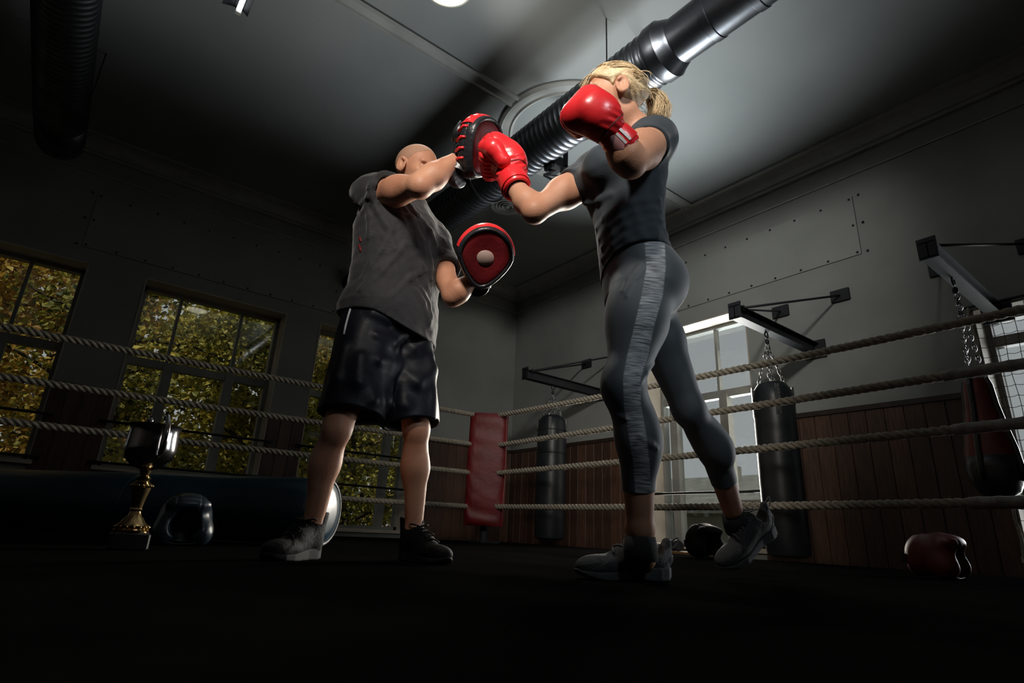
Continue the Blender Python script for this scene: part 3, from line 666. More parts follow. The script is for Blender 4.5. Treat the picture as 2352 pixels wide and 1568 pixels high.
# ================================================================== the woman
W = {k: rfz(*v) for k, v in dict(neck=(1462, 290, 1.60), lsh=(1503, 322, 1.50), rsh=(1358, 398, 1.71), lel=(1450, 374, 1.315), lwr=(1402, 312, 1.275), rel=(1228, 486, 1.62), rwr=(1165, 408, 1.71),
     lhip=(1490, 612, 1.58), rhip=(1468, 640, 1.75), lkn=(1432, 888, 1.53), lan=(1470, 1212, 1.63), rkn=(1582, 940, 1.80), ran=(1682, 1168, 2.02), lcalf=(1464, 1010, 1.565), rcalf=(1640, 1030, 1.89)).items()}
W_HEAD = rfz(1409, 228, 1.53); W_A = frame((-0.97, -0.10, -0.10), (-0.12, -0.06, 1.0))
W_FOOT_L = (gnd(1533, 1336), gnd(1316, 1330)); W_FOOT_L = (np.array([*W_FOOT_L[0][:2], 0]), np.array([*W_FOOT_L[1][:2], 0]))
def facing(deg): return math.radians(deg)
# trunk stations (z, R, F, facing, half width, front, back)
WT = [(0.775, 0.405, 1.665, facing(180), 0.09, 0.06, 0.08), (0.83, 0.395, 1.665, facing(180), 0.155, 0.10, 0.095), (0.89, 0.392, 1.66, facing(180), 0.162, 0.105, 0.105), (0.95, 0.382, 1.65, facing(184), 0.150, 0.100, 0.098), (1.02, 0.370, 1.635, facing(190), 0.130, 0.095, 0.090),
      (1.08, 0.362, 1.625, facing(197), 0.127, 0.092, 0.090), (1.15, 0.355, 1.62, facing(205), 0.135, 0.098, 0.092), (1.22, 0.351, 1.615, facing(212), 0.146, 0.105, 0.095), (1.29, 0.353, 1.61, facing(217), 0.150, 0.095, 0.092), (1.34, 0.360, 1.608, facing(219), 0.125, 0.072, 0.078), (1.385, 0.375, 1.60, facing(219), 0.06, 0.05, 0.055)]
w_trunk = loft(WT)
w_busts = [(ell((0.268, 1.545, 1.232), (0.066, 0.066, 0.062)), 0.045), (ell((0.245, 1.645, 1.240), (0.066, 0.066, 0.062)), 0.045)]
w_glute = [(ell((0.450, 1.60, 0.862), (0.082, 0.080, 0.090)), 0.05), (ell((0.445, 1.735, 0.865), (0.082, 0.080, 0.090)), 0.05)]
def leg_items(hip, kn, calf, an, r):
    mid = hip * 0.55 + kn * 0.45
    return [(g, 0.03) for g in chain_cone([hip, mid, kn], [r[0], r[1], r[2]])] + [(g, 0.03) for g in chain_cone([kn, calf, an], [r[2] * 0.97, r[3], r[4]])]
w_leg_l = leg_items(W['lhip'] + [0.005, 0.015, -0.03], W['lkn'], W['lcalf'], W['lan'], (0.090, 0.078, 0.047, 0.050, 0.036))
w_leg_l += [(ell(W['lkn'] * 0.45 + W['lhip'] * 0.55 + [-0.02, 0, 0], (0.070, 0.070, 0.14)), 0.04), (ell(W['lcalf'] + [0.006, 0.0, 0.03], (0.048, 0.048, 0.11), frame((0.0, 1, 0), W['lkn'] - W['lan'])), 0.04), (ell(W['lkn'] + [-0.004, 0, 0], (0.045, 0.045, 0.065), frame((0.0, 1, 0), W['lkn'] - W['lan'])), 0.04)]
w_leg_r = leg_items(W['rhip'] + [0.0, 0, -0.03], W['rkn'], W['rcalf'], W['ran'], (0.090, 0.070, 0.046, 0.046, 0.034))
w_leg_r += [(ell(W['rcalf'] * 0.75 + W['rkn'] * 0.25 + [0.006, 0.004, 0.004], (0.046, 0.046, 0.10), frame((0.0, 1, 0), W['rkn'] - W['ran'])), 0.04)]
w_arm_l = [(ell(W['lsh'], (0.062, 0.062, 0.060)), 0.03)] + [(g, 0.022) for g in chain_cone([W['lsh'], W['lsh'] * 0.5 + W['lel'] * 0.5, W['lel']], [0.057, 0.053, 0.040])] + [(g, 0.02) for g in chain_cone([W['lel'], W['lel'] * 0.7 + W['lwr'] * 0.3, W['lwr']], [0.039, 0.045, 0.029])]
w_arm_l += [(ell(W['lsh'] * 0.52 + W['lel'] * 0.48 + [-0.012, 0.0, 0.016], (0.048, 0.05, 0.044)), 0.02)]
w_arm_r = [(ell(W['rsh'] + [0.01, 0, 0], (0.056, 0.056, 0.056)), 0.03)] + [(g, 0.02) for g in chain_cone([W['rsh'], W['rsh'] * 0.5 + W['rel'] * 0.5, W['rel']], [0.053, 0.050, 0.037])] + [(g, 0.02) for g in chain_cone([W['rel'], W['rel'] * 0.72 + W['rwr'] * 0.28, W['rwr']], [0.037, 0.041, 0.029])]
w_arm_r += [(ell(W['rsh'] * 0.5 + W['rel'] * 0.5 + [0, 0, -0.012], (0.06, 0.045, 0.045)), 0.03)]
w_neck = [(cone(W['neck'] + [0.0, 0, -0.07], W_HEAD + [0.035, 0.01, -0.05], 0.056, 0.050), 0.03), (cone(W['lsh'] + [-0.01, 0.02, 0.02], W['neck'] + [0, 0, -0.02], 0.045, 0.045), 0.04), (cone(W['rsh'] + [0.02, 0, 0.02], W['neck'] + [0, 0, -0.03], 0.045, 0.045), 0.04)]
w_feet = [(cone(W['lan'], np.array([*(W_FOOT_L[0][:2] * 0.75 + W_FOOT_L[1][:2] * 0.25), 0.06]), 0.036, 0.034), 0.02)]
w_headf = head_items(W_HEAD, W_A, 0.94, True)
w_body_core = union([(w_trunk, 0.02)] + w_busts + w_glute)
w_body = union([(w_trunk, 0.02)] + w_busts + w_glute + w_leg_l + w_leg_r + w_arm_l + w_arm_r + w_neck + w_feet + [(w_headf, 0.02)])
# ------------------------------------------------------------------ materials of people and gear
M['skin_w'] = mat('skin_light', (0.55, 0.29, 0.185), 0.52, col2=(0.46, 0.225, 0.14), scale=7, sss=0.12, bump=0.08, bscale=160, spec=0.35)
M['skin_m'] = mat('skin_tan', (0.52, 0.26, 0.16), 0.52, col2=(0.42, 0.19, 0.115), scale=8, sss=0.10, bump=0.10, bscale=140, spec=0.35)
M['buzz'] = mat('cropped_hair', (0.36, 0.20, 0.13), 0.65, col2=(0.43, 0.24, 0.155), scale=220, bump=0.4, bscale=500)
M['hair'] = mat('blonde_hair', (0.72, 0.56, 0.34), 0.42, col2=(0.40, 0.27, 0.14), scale=26, spec=0.6, stretch=(1, 1, 1), bump=0.3, bscale=200)
M['hair_root'] = mat('dark_hair_tie', (0.02, 0.016, 0.014), 0.6, col2=(0.03, 0.025, 0.02), scale=30)
M['tee_w'] = mat('sports_shirt', (0.032, 0.041, 0.050), 0.8, spec=0.2, col2=(0.038, 0.048, 0.057), scale=30, bump=0.1, bscale=260, sheen=0.15)
M['tee_m'] = mat('cotton_shirt', (0.013, 0.013, 0.016), 0.8, col2=(0.018, 0.0175, 0.020), scale=22, bump=0.25, bscale=160, sheen=0.25)
M['shorts'] = mat('satin_shorts', (0.004, 0.005, 0.009), 0.48, spec=0.22, col2=(0.006, 0.007, 0.012), scale=12, bump=0.08, bscale=90)
M['side_stripe'] = mat('white_side_stripe', (0.55, 0.56, 0.58), 0.55, col2=(0.45, 0.46, 0.48), scale=20)
M['red'] = mat('red_leather', (0.84, 0.026, 0.032), 0.33, col2=(0.72, 0.020, 0.026), scale=8, bump=0.18, bscale=26, spec=0.5, coat=0.15)
M['red_dark'] = mat('red_leather_dark', (0.17, 0.010, 0.014), 0.5, spec=0.3, col2=(0.12, 0.008, 0.011), scale=9, bump=0.2, bscale=30)  # darker red, shade of the downturned mitt face put into the colour
M['white_print'] = mat('white_print', (0.75, 0.72, 0.70), 0.5, col2=(0.66, 0.62, 0.60), scale=30)
M['cuff_print'] = mat('cuff_patch', (0.62, 0.36, 0.36), 0.45, col2=(0.55, 0.22, 0.23), scale=14, contrast=(0.3, 0.7))
M['shoe_grey'] = mat('shoe_mesh', (0.06, 0.063, 0.066), 0.75, col2=(0.040, 0.043, 0.046), scale=160, bump=0.6, bscale=300)
M['shoe_sole'] = mat('shoe_foam', (0.085, 0.085, 0.088), 0.75, col2=(0.06, 0.06, 0.063), scale=20, bump=0.1, bscale=80)
M['shoe_lace'] = mat('shoe_lace', (0.16, 0.16, 0.165), 0.8, col2=(0.11, 0.11, 0.115), scale=60)
M['sole_dots'] = mat('sole_lugs', (0.20, 0.19, 0.05), 0.7, col2=(0.15, 0.14, 0.04), scale=20)
M['boot'] = mat('boot_black', (0.006, 0.0058, 0.0055), 0.75, spec=0.12, col2=(0.010, 0.0095, 0.009), scale=30, bump=0.3, bscale=90)
M['boot_sole'] = mat('boot_sole', (0.018, 0.018, 0.018), 0.8, spec=0.2, col2=(0.013, 0.013, 0.013), scale=30)
M['sock'] = mat('dark_sock', (0.02, 0.02, 0.022), 0.9, col2=(0.03, 0.03, 0.032), scale=120, bump=0.5, bscale=240)

def legging_mat():
    m = bpy.data.materials.new('leggings_knit'); m.use_nodes = True; nt = m.node_tree; N = nt.nodes; Lk = nt.links; b = N['Principled BSDF']
    b.inputs['Roughness'].default_value = 0.62; b.inputs['Sheen Weight'].default_value = 0.2
    at = N.new('ShaderNodeAttribute'); at.attribute_name = 'panel'
    rp = N.new('ShaderNodeMapRange'); rp.inputs[1].default_value = -0.002; rp.inputs[2].default_value = 0.002; Lk.new(at.outputs['Fac'], rp.inputs[0])
    tc = N.new('ShaderNodeTexCoord'); mp = N.new('ShaderNodeMapping'); mp.inputs['Scale'].default_value = (22, 22, 420); Lk.new(tc.outputs['Object'], mp.inputs[0])
    nz = N.new('ShaderNodeTexNoise'); nz.inputs['Scale'].default_value = 1.0; nz.inputs['Detail'].default_value = 2; Lk.new(mp.outputs[0], nz.inputs[0])
    cr = N.new('ShaderNodeMapRange'); cr.inputs[1].default_value = 0.35; cr.inputs[2].default_value = 0.68; Lk.new(nz.outputs[0], cr.inputs[0])
    hm = N.new('ShaderNodeMix'); hm.data_type = 'RGBA'; hm.inputs[6].default_value = (0.060, 0.072, 0.084, 1); hm.inputs[7].default_value = (0.55, 0.57, 0.60, 1); Lk.new(cr.outputs[0], hm.inputs[0])
    mx = N.new('ShaderNodeMix'); mx.data_type = 'RGBA'; mx.inputs[6].default_value = (0.066, 0.080, 0.092, 1); Lk.new(rp.outputs[0], mx.inputs[0]); Lk.new(hm.outputs[2], mx.inputs[7]); Lk.new(mx.outputs[2], b.inputs['Base Color'])
    return m
M['leggings'] = legging_mat()

def flat_cone(a, b, ra, rb, k=0.004):
    """cone cut flat at b"""
    a, b = np.asarray(a, float), np.asarray(b, float); d = nrm(b - a); L = np.linalg.norm(b - a); ext = b + d * 0.06; g = cone(a, ext, ra, ra + (rb - ra) * (L + 0.06) / L); df = V3(*d); bf = V3(*b)
    def f(P): return smax(g(P), (P - bf) @ df, k)
    f.c = g.c; f.R = g.R; return f

# ------------------------------------------------------------------ woman: body, clothes, hair
base = to_world(np.array([0.42, 1.72, 0.0]))
woman = thing('person', 'woman with blonde ponytail punching in dark top, leggings and red gloves', 'person', base)
rfz_mk('body', mesh_field(w_body, (-0.15, 1.15, 0.0), (1.05, 2.25, 1.75), 0.0048), M['skin_w'], woman)

sl_l = W['lsh'] + (W['lel'] - W['lsh']) * 0.26 ; sl_r = W['rsh'] + (W['rel'] - W['rsh']) * 0.34
w_shirt0 = union([(w_trunk, 0.02)] + w_busts + w_glute + [(flat_cone(W['lsh'] + (W['lsh'] - W['lel']) * 0.05, sl_l, 0.059, 0.056), 0.025), (ell(W['lsh'], (0.060, 0.060, 0.058)), 0.03), (flat_cone(W['rsh'] + (W['rsh'] - W['rel']) * 0.05, sl_r, 0.056, 0.055), 0.025), (ell(W['rsh'] + [0.01, 0, 0], (0.057, 0.057, 0.057)), 0.03)] + w_neck[1:])
w_neckhole = cone(W['neck'] + [0.0, 0, -0.10], W_HEAD + [0.035, 0.01, 0.0], 0.062, 0.060)
def w_shirt1(P): return w_shirt0(P) - 0.0065
w_shirt2 = folds(w_shirt1, [([(1371, 524), (1392, 502), (1420, 482), (1450, 470), (1480, 463), (1512, 461)], 0.006, 0.80), ([(1378, 548), (1402, 522), (1430, 502), (1460, 490), (1490, 485), (1516, 487)], 0.006, 0.80), ([(1385, 570), (1412, 542), (1440, 522), (1468, 511), (1495, 506), (1519, 509)], 0.006, 0.78),
    ([(1385, 596), (1412, 566), (1440, 547), (1470, 535), (1500, 528), (1524, 529)], 0.0065, 0.78), ([(1392, 614), (1420, 584), (1450, 561), (1480, 549), (1505, 544), (1530, 542)], 0.0065, 0.78), ([(1390, 634), (1403, 616), (1416, 600), (1446, 574)], 0.006, 0.78), ([(1346, 466), (1362, 464), (1380, 458), (1405, 447)], 0.006, 0.85)], 0.02)
def w_shirt(P):
    hem = 0.905 + (1.70 - P[:, 1]) * 0.12 + (P[:, 0] - 0.29) * 0.16
    d = smax(w_shirt2(P) - 0.0012 * wr(P, 45, 1.0), hem - P[:, 2], 0.006)
    return smax(d, -(w_neckhole(P)), 0.006)
rfz_mk('t_shirt', mesh_field(w_shirt, (0.1, 1.3, 0.84), (0.68, 1.92, 1.46), 0.0042), M['tee_w'], woman)

cut_l = W['lcalf'] * 0.42 + W['lan'] * 0.58 ; cut_r = W['rcalf'] * 0.45 + W['ran'] * 0.55
w_legs0 = union([(w_trunk, 0.02)] + w_glute + w_leg_l + w_leg_r)
nl, nr = V3(*nrm(W['lan'] - W['lcalf'])), V3(*nrm(W['ran'] - W['rcalf']))
w_legs1 = folds(lambda P: w_legs0(P) - 0.003, [([(1432, 668), (1446, 640), (1470, 610)], 0.005, 0.6), ([(1440, 680), (1460, 640), (1478, 620)], 0.004, 0.6), ([(1500, 835), (1482, 856), (1470, 876)], 0.006, 0.6), ([(1470, 1000), (1495, 1020), (1508, 1030)], 0.004, 0.7), ([(1412, 950), (1440, 962)], 0.004, 0.7)], 0.012)
def w_legs(P):
    d = smax(w_legs1(P), P[:, 2] - 0.97, 0.005)
    left = P[:, 1] < 1.70 + 0.25 * (P[:, 0] - 0.37) / 0.4
    c = np.where(P[:, 0] < 0.50, (P - V3(*cut_l)) @ nl, (P - V3(*cut_r)) @ nr)
    return smax(d, np.where(P[:, 2] < 0.45, c, -0.1).astype(np.float32), 0.003)
VF = mesh_field(w_legs, (0.15, 1.38, 0.1), (0.95, 2.15, 0.99), 0.0045)
lg = rfz_mk('leggings', VF, M['leggings'], woman)
x_, y_ = to_px(VF[0])
yl = [540, 557, 615, 680, 745, 814, 867, 929, 994, 1062, 1140]; xl = [1480, 1481, 1485, 1473, 1458, 1441, 1431, 1433, 1443, 1454, 1460]
xr = [1525, 1527, 1529, 1522, 1503, 1489, 1472, 1472, 1484, 1492, 1497]
dl = np.minimum(x_ - np.interp(y_, yl, xl), np.interp(y_, yl, xr) - x_) / 800.0
ctr = W['lhip'][1] + (W['lan'][1] - W['lhip'][1]) * np.clip((W['lhip'][2] - VF[0][:, 2]) / 0.78, 0, 1)
facing_cam = VF[0][:, 1] < ctr + 0.012
set_attr(lg, 'panel', np.where(facing_cam & (VF[0][:, 0] < 0.53), dl, -0.05))
# ankle socks
for an, foot in ((W['lan'], W['lan'] + np.array([0, 0, -0.09])), (W['ran'], W['ran'] + nrm(W['ran'] - W['rcalf']) * 0.09)):
    d = nrm(foot - an); MB().tube(to_world(np.array([an + d * q for q in (0.022, 0.05, 0.085)])), [0.041, 0.045, 0.046], 20).build('sock', M['sock'], woman, smooth=True)

# hair
HS = 0.94
hl = lambda x, y, z: W_HEAD + HS * (np.array([x, y, z]) @ W_A)
h_cran = ell(hl(0, -0.014, 0.040), np.array([0.077, 0.098, 0.082]) * HS + 0.010, W_A)
tieL = np.array([0.0, -0.112, 0.030])
h_bun = cone(hl(0, -0.085, 0.032), hl(*tieL), 0.045, 0.022)
def h_cap(P):
    q = (P - V3(*W_HEAD)) @ W_A.T.astype(np.float32) / HS
    d = smin(h_cran(P), h_bun(P), 0.02)
    line = (0.068 + (q[:, 1] - 0.080) * 0.98 - 0.10 * np.abs(q[:, 0])) - q[:, 2]
    ear = np.sqrt(((np.abs(q[:, 0]) - 0.085) / 0.03) ** 2 + ((q[:, 1] + 0.004) / 0.027) ** 2 + ((q[:, 2] + 0.006) / 0.037) ** 2) - 1
    d = smax(d, line * 0.7, 0.008) - 0.0012 * np.sin(q[:, 2] * 260 + 40 * q[:, 0] + 3 * np.sin(q[:, 1] * 60)) * 1.0
    return smax(d, -ear * 0.025, 0.006)
hair = rfz_mk('hair', mesh_field(h_cap, W_HEAD - 0.16, W_HEAD + 0.17, 0.003), M['hair'], woman)
def strands(name, curves, r0, m, parent):
    cu = bpy.data.curves.new(name, 'CURVE'); cu.dimensions = '3D'; cu.bevel_depth = r0; cu.bevel_resolution = 0; cu.resolution_u = 1
    org = ORG[parent.name]
    for pts in curves:
        sp = cu.splines.new('POLY'); sp.points.add(len(pts) - 1)
        Wd = to_world(np.array(pts)) - org
        for i, p in enumerate(Wd): sp.points[i].co = (*p, 1); sp.points[i].radius = 1.0 - 0.75 * (i / (len(pts) - 1)) ** 2
    cu.materials.append(m); o = bpy.data.objects.new(name + '_tmp', cu); COL.objects.link(o)
    me = bpy.data.meshes.new_from_object(o.evaluated_get(bpy.context.evaluated_depsgraph_get())); bpy.data.objects.remove(o)
    me.name = name; ob = bpy.data.objects.new(name, me); link(ob, parent); ORG[ob.name] = org; me.polygons.foreach_set('use_smooth', [True] * len(me.polygons)); return ob
def on_cran(u, off):
    q = nrm(u); r = np.array([0.077, 0.098, 0.082]); k = 1 / math.sqrt(((q / (r + off)) ** 2).sum()); return np.array([0, -0.014, 0.040]) + q * k
cs = []
for i in range(620):
    a = RNG.uniform(-2.05, 2.05); st = np.array([math.sin(a), 0.85 - 0.55 * (abs(a) / 2.05) ** 1.3 - (0.75 if abs(a) > 1.55 else 0), 0.55 + 0.25 * math.cos(a) - 0.62 * (abs(a) / 2.05) ** 2])
    st = nrm(st); en = nrm(tieL - np.array([0, -0.014, 0.040])); off = RNG.uniform(0.0105, 0.0155); t0 = RNG.uniform(0, 0.45); pts = []
    for t in np.linspace(t0, 1, 9):
        w_ = nrm(st * (1 - t) + en * t + np.array([0, 0, 0.10 * math.sin(math.pi * t)])); pts.append(hl(*(on_cran(w_, off * (1 - 0.3 * t)) + RNG.normal(0, 0.0006, 3))))
    cs.append(pts)
for i in range(26):    # loose wisps at the forehead
    p0 = hl(RNG.uniform(-0.05, 0.06), 0.072, 0.088); e = hl(RNG.uniform(-0.06, 0.07), 0.118 + RNG.uniform(-0.02, 0.015), RNG.uniform(-0.05, 0.05)); mid = (p0 + e) / 2 + nrm(W_A[1]) * 0.018 + [0, 0, 0.012]
    cs.append([p0 * (1 - t) ** 2 + mid * 2 * t * (1 - t) + e * t * t for t in np.linspace(0, 1, 8)])
for i in range(30):    # loose hairs about the nape and crown
    p0 = on_cran(np.array([RNG.normal(0, 0.6), -0.5, RNG.uniform(-0.5, 0.9)]), 0.012); e = p0 + np.array([RNG.normal(0, 0.03), -0.05 + RNG.normal(0, 0.02), -0.06 + RNG.normal(0, 0.04)])
    cs.append([hl(*(p0 * (1 - t) + e * t + np.array([0, -0.015, 0.01]) * math.sin(math.pi * t))) for t in np.linspace(0, 1, 7)])
strands('hair_strands', cs, 0.0011, M['hair'], hair)
tie = hl(*tieL); ps = []
ctrl = np.array([tie, rfz(1500, 212, 1.63), rfz(1524, 232, 1.64), rfz(1524, 262, 1.64), rfz(1506, 290, 1.63)])
for i in range(330):
    n_ = RNG.normal(0, 1, 3); n_ /= max(1.0, np.linalg.norm(n_)); ln = RNG.uniform(0.62, 1.02); pts = []
    sprd = n_ * 0.030; inn = RNG.uniform(0, 1)
    C = ctrl.copy(); low = np.array([tie, rfz(1490, 226, 1.63), rfz(1500, 248, 1.64), rfz(1494, 276, 1.64), rfz(1480, 306, 1.63)]); C = C * inn + low * (1 - inn)
    for t in np.linspace(0, ln, 10):
        s_ = t * 4; k = min(3, int(s_)); f_ = s_ - k
        p = [C[max(k - 1, 0)], C[k], C[min(k + 1, 4)], C[min(k + 2, 4)]]
        q = 0.5 * ((2 * p[1]) + (-p[0] + p[2]) * f_ + (2 * p[0] - 5 * p[1] + 4 * p[2] - p[3]) * f_ ** 2 + (-p[0] + 3 * p[1] - 3 * p[2] + p[3]) * f_ ** 3)
        pts.append(q + sprd * (0.35 + 0.9 * t) * (0.5 if t < 0.05 else 1))
    ps.append(pts)
strands('ponytail', ps, 0.0014, M['hair'], hair)
MB().torus(to_world(tie), to_world(nrm(ctrl[1] - tie)), 0.019, 0.007, 18, 8).build('hair_tie', M['hair_root'], hair, smooth=True)

# ------------------------------------------------------------------ shoes
def shoe(parent, heel, A, L, mats, boot=False, lugs=False, label=None):
    """heel: ground point under the heel, rows of A: right, forward, up"""
    s = L / 0.27; T = lambda P: np.array(heel) + s * (np.asarray(P, float) @ A)
    inv = lambda P: (P - V3(*heel)) @ A.T.astype(np.float32) / s
    Yw = [-0.004, 0.01, 0.04, 0.09, 0.14, 0.19, 0.23, 0.26, 0.272]; Ww = [0.012, 0.027, 0.034, 0.032, 0.039, 0.047, 0.043, 0.026, 0.008]
    Zt = [0.036, 0.036, 0.035, 0.032, 0.026, 0.020, 0.019, 0.022, 0.026]; Zb = [0.008, 0.002, 0.0, 0.0, 0.0, 0.0, 0.003, 0.012, 0.02]
    def sole(P):
        q = inv(P); y = q[:, 1]; w = np.interp(y, Yw, Ww); zt = np.interp(y, Yw, Zt); zb = np.interp(y, Yw, Zb)
        ar = 0.004 * np.exp(-((y - 0.105) / 0.03) ** 2) if not boot else 0
        d = np.maximum(np.maximum(np.abs(q[:, 0]) - w, np.maximum(q[:, 2] - zt, zb + ar - q[:, 2])), np.maximum(-0.006 - y, y - 0.274))
        return (smax(d.astype(np.float32), (np.abs(q[:, 2] - 0.018) - 0.03).astype(np.float32), 0.004) * s * 0.9).astype(np.float32)
    e = lambda c, r: ell(T(c), np.array(r) * s, A); k = lambda a, b, ra, rb: cone(T(a), T(b), ra * s, rb * s)
    it = [(e((0, 0.040, 0.052), (0.033, 0.044, 0.050)), 0.02), (e((0, 0.10, 0.052), (0.036, 0.075, 0.042)), 0.025), (e((0, 0.185, 0.034), (0.043, 0.080, 0.030)), 0.025), (e((0, 0.23, 0.030), (0.035, 0.040, 0.022)), 0.02)]
    if boot: it += [(k((0, 0.042, 0.06), (0, 0.030, 0.14), 0.037, 0.041), 0.02), (k((0, 0.06, 0.085), (0, 0.13, 0.062), 0.034, 0.030), 0.02)]
    else: it += [(k((0, 0.105, 0.082), (0, 0.075, 0.100), 0.022, 0.024), 0.02), (k((0, 0.004, 0.06), (0, -0.002, 0.098), 0.020, 0.013), 0.015)]
    up = union(it); hole = cone(T((0, 0.046, 0.075)), T((0, 0.030 if boot else 0.056, 0.24)), 0.030 * s, 0.040 * s)
    def upper(P):
        q = inv(P); d = up(P); d = smax(d, (0.016 - q[:, 2]) * s, 0.004)
        if boot: d = smax(d, (q[:, 2] - 0.145) * s, 0.005)
        d = smax(d, -hole(P), 0.008)
        pan = 0.0012 * np.tanh(30 * np.sin(34 * q[:, 1] + 55 * q[:, 2])) * (q[:, 2] < 0.085)
        return d - pan.astype(np.float32)
    c = T((0, 0.135, 0.06)); lo, hi = c - 0.2 * s, c + 0.2 * s
    u = rfz_mk('shoe', mesh_field(upper, lo, hi, 0.0042), mats[0], parent)
    if label: u['label'] = label
    rfz_mk('sole', mesh_field(sole, lo, hi, 0.0042), mats[1], u)
    # laces: rows across the tongue
    def top(x, y):
        z = 0.16
        for _ in range(60):
            v = float(up(T((x, y, z)).astype(np.float32)[None])[0])
            if v < 5e-4: break
            z -= max(v / s, 4e-4) * 0.7
        return z
    for i, y in enumerate(np.linspace(0.095, 0.165, 5) if not boot else np.linspace(0.07, 0.17, 7)):
        w = 0.020 + 0.004 * (y - 0.1) / 0.07; pts = []
        for x in np.linspace(-w, w, 7): pts.append(T((x, y + 0.010 * (x / w) * (1 if i % 2 else -1), top(x, y) + 0.002)))
        MB().tube(to_world(np.array(pts)), 0.0030 * s, 6, up=None).build('lace', mats[2], u, smooth=True)
    for sx in (-1, 1):     # bow loops
        y0 = 0.092; z0 = top(0, y0); P = [T((sx * 0.034 * math.sin(t) , y0 + 0.012 * math.sin(2 * t) - 0.01 * math.sin(t), z0 + 0.005 + 0.006 * math.sin(t))) for t in np.linspace(0, math.pi, 9)]
        MB().tube(to_world(np.array(P)), 0.0026 * s, 6).build('lace_loop', mats[2], u, smooth=True)
    if not boot:           # pull loop behind the ankle
        P = [T((0.0 + 0.002 * math.cos(t), -0.012 - 0.022 * math.sin(t / 2) ** 1.0 - 0.010 * math.sin(t), 0.098 + 0.014 * math.sin(t))) for t in np.linspace(0, 2 * math.pi, 15)]
        MB().tube(to_world(np.array(P)), 0.0024 * s, 6).build('pull_loop', mats[2], u, smooth=True)
    else:
        P = [T((0.0, 0.0 - 0.012 * math.sin(t), 0.10 + 0.035 * t / math.pi)) for t in np.linspace(0, math.pi, 8)]
        MB().tube(to_world(np.array(P)), 0.004 * s, 6).build('pull_loop', mats[2], u, smooth=True)
    if lugs:
        for i in range(9):
            y = 0.02 + 0.024 * i
            for x in (-0.022, 0.0, 0.022):
                MB().lathe([(0.0, -0.004), (0.006, -0.004), (0.007, 0.001)], to_world(T((x, y, 0.0 + np.interp(y, Yw, Zb)))), to_world(A[2]), 8).build('lug', M['sole_dots'], u)
    return u
gl_h, gl_t = gnd(1533, 1334), gnd(1318, 1329); dL = nrm(gl_t - gl_h)
shoe(woman, gl_h, frame(dL, (0, 0, 1)), min(0.285, np.linalg.norm(gl_t - gl_h)), (M['shoe_grey'], M['shoe_sole'], M['shoe_lace']), label='flat grey running shoe')
tt = rfz(1646, 1312, 2.0); tt[2] = 0.002; hh = rfz(1776, 1222, 2.10)
shoe(woman, hh + nrm(hh - tt) * 0.0, frame(tt - hh, (0.30, 0.0, 1.0)), min(0.28, np.linalg.norm(tt - hh)), (M['shoe_grey'], M['shoe_sole'], M['shoe_lace']), lugs=True, label='grey running shoe with raised heel')

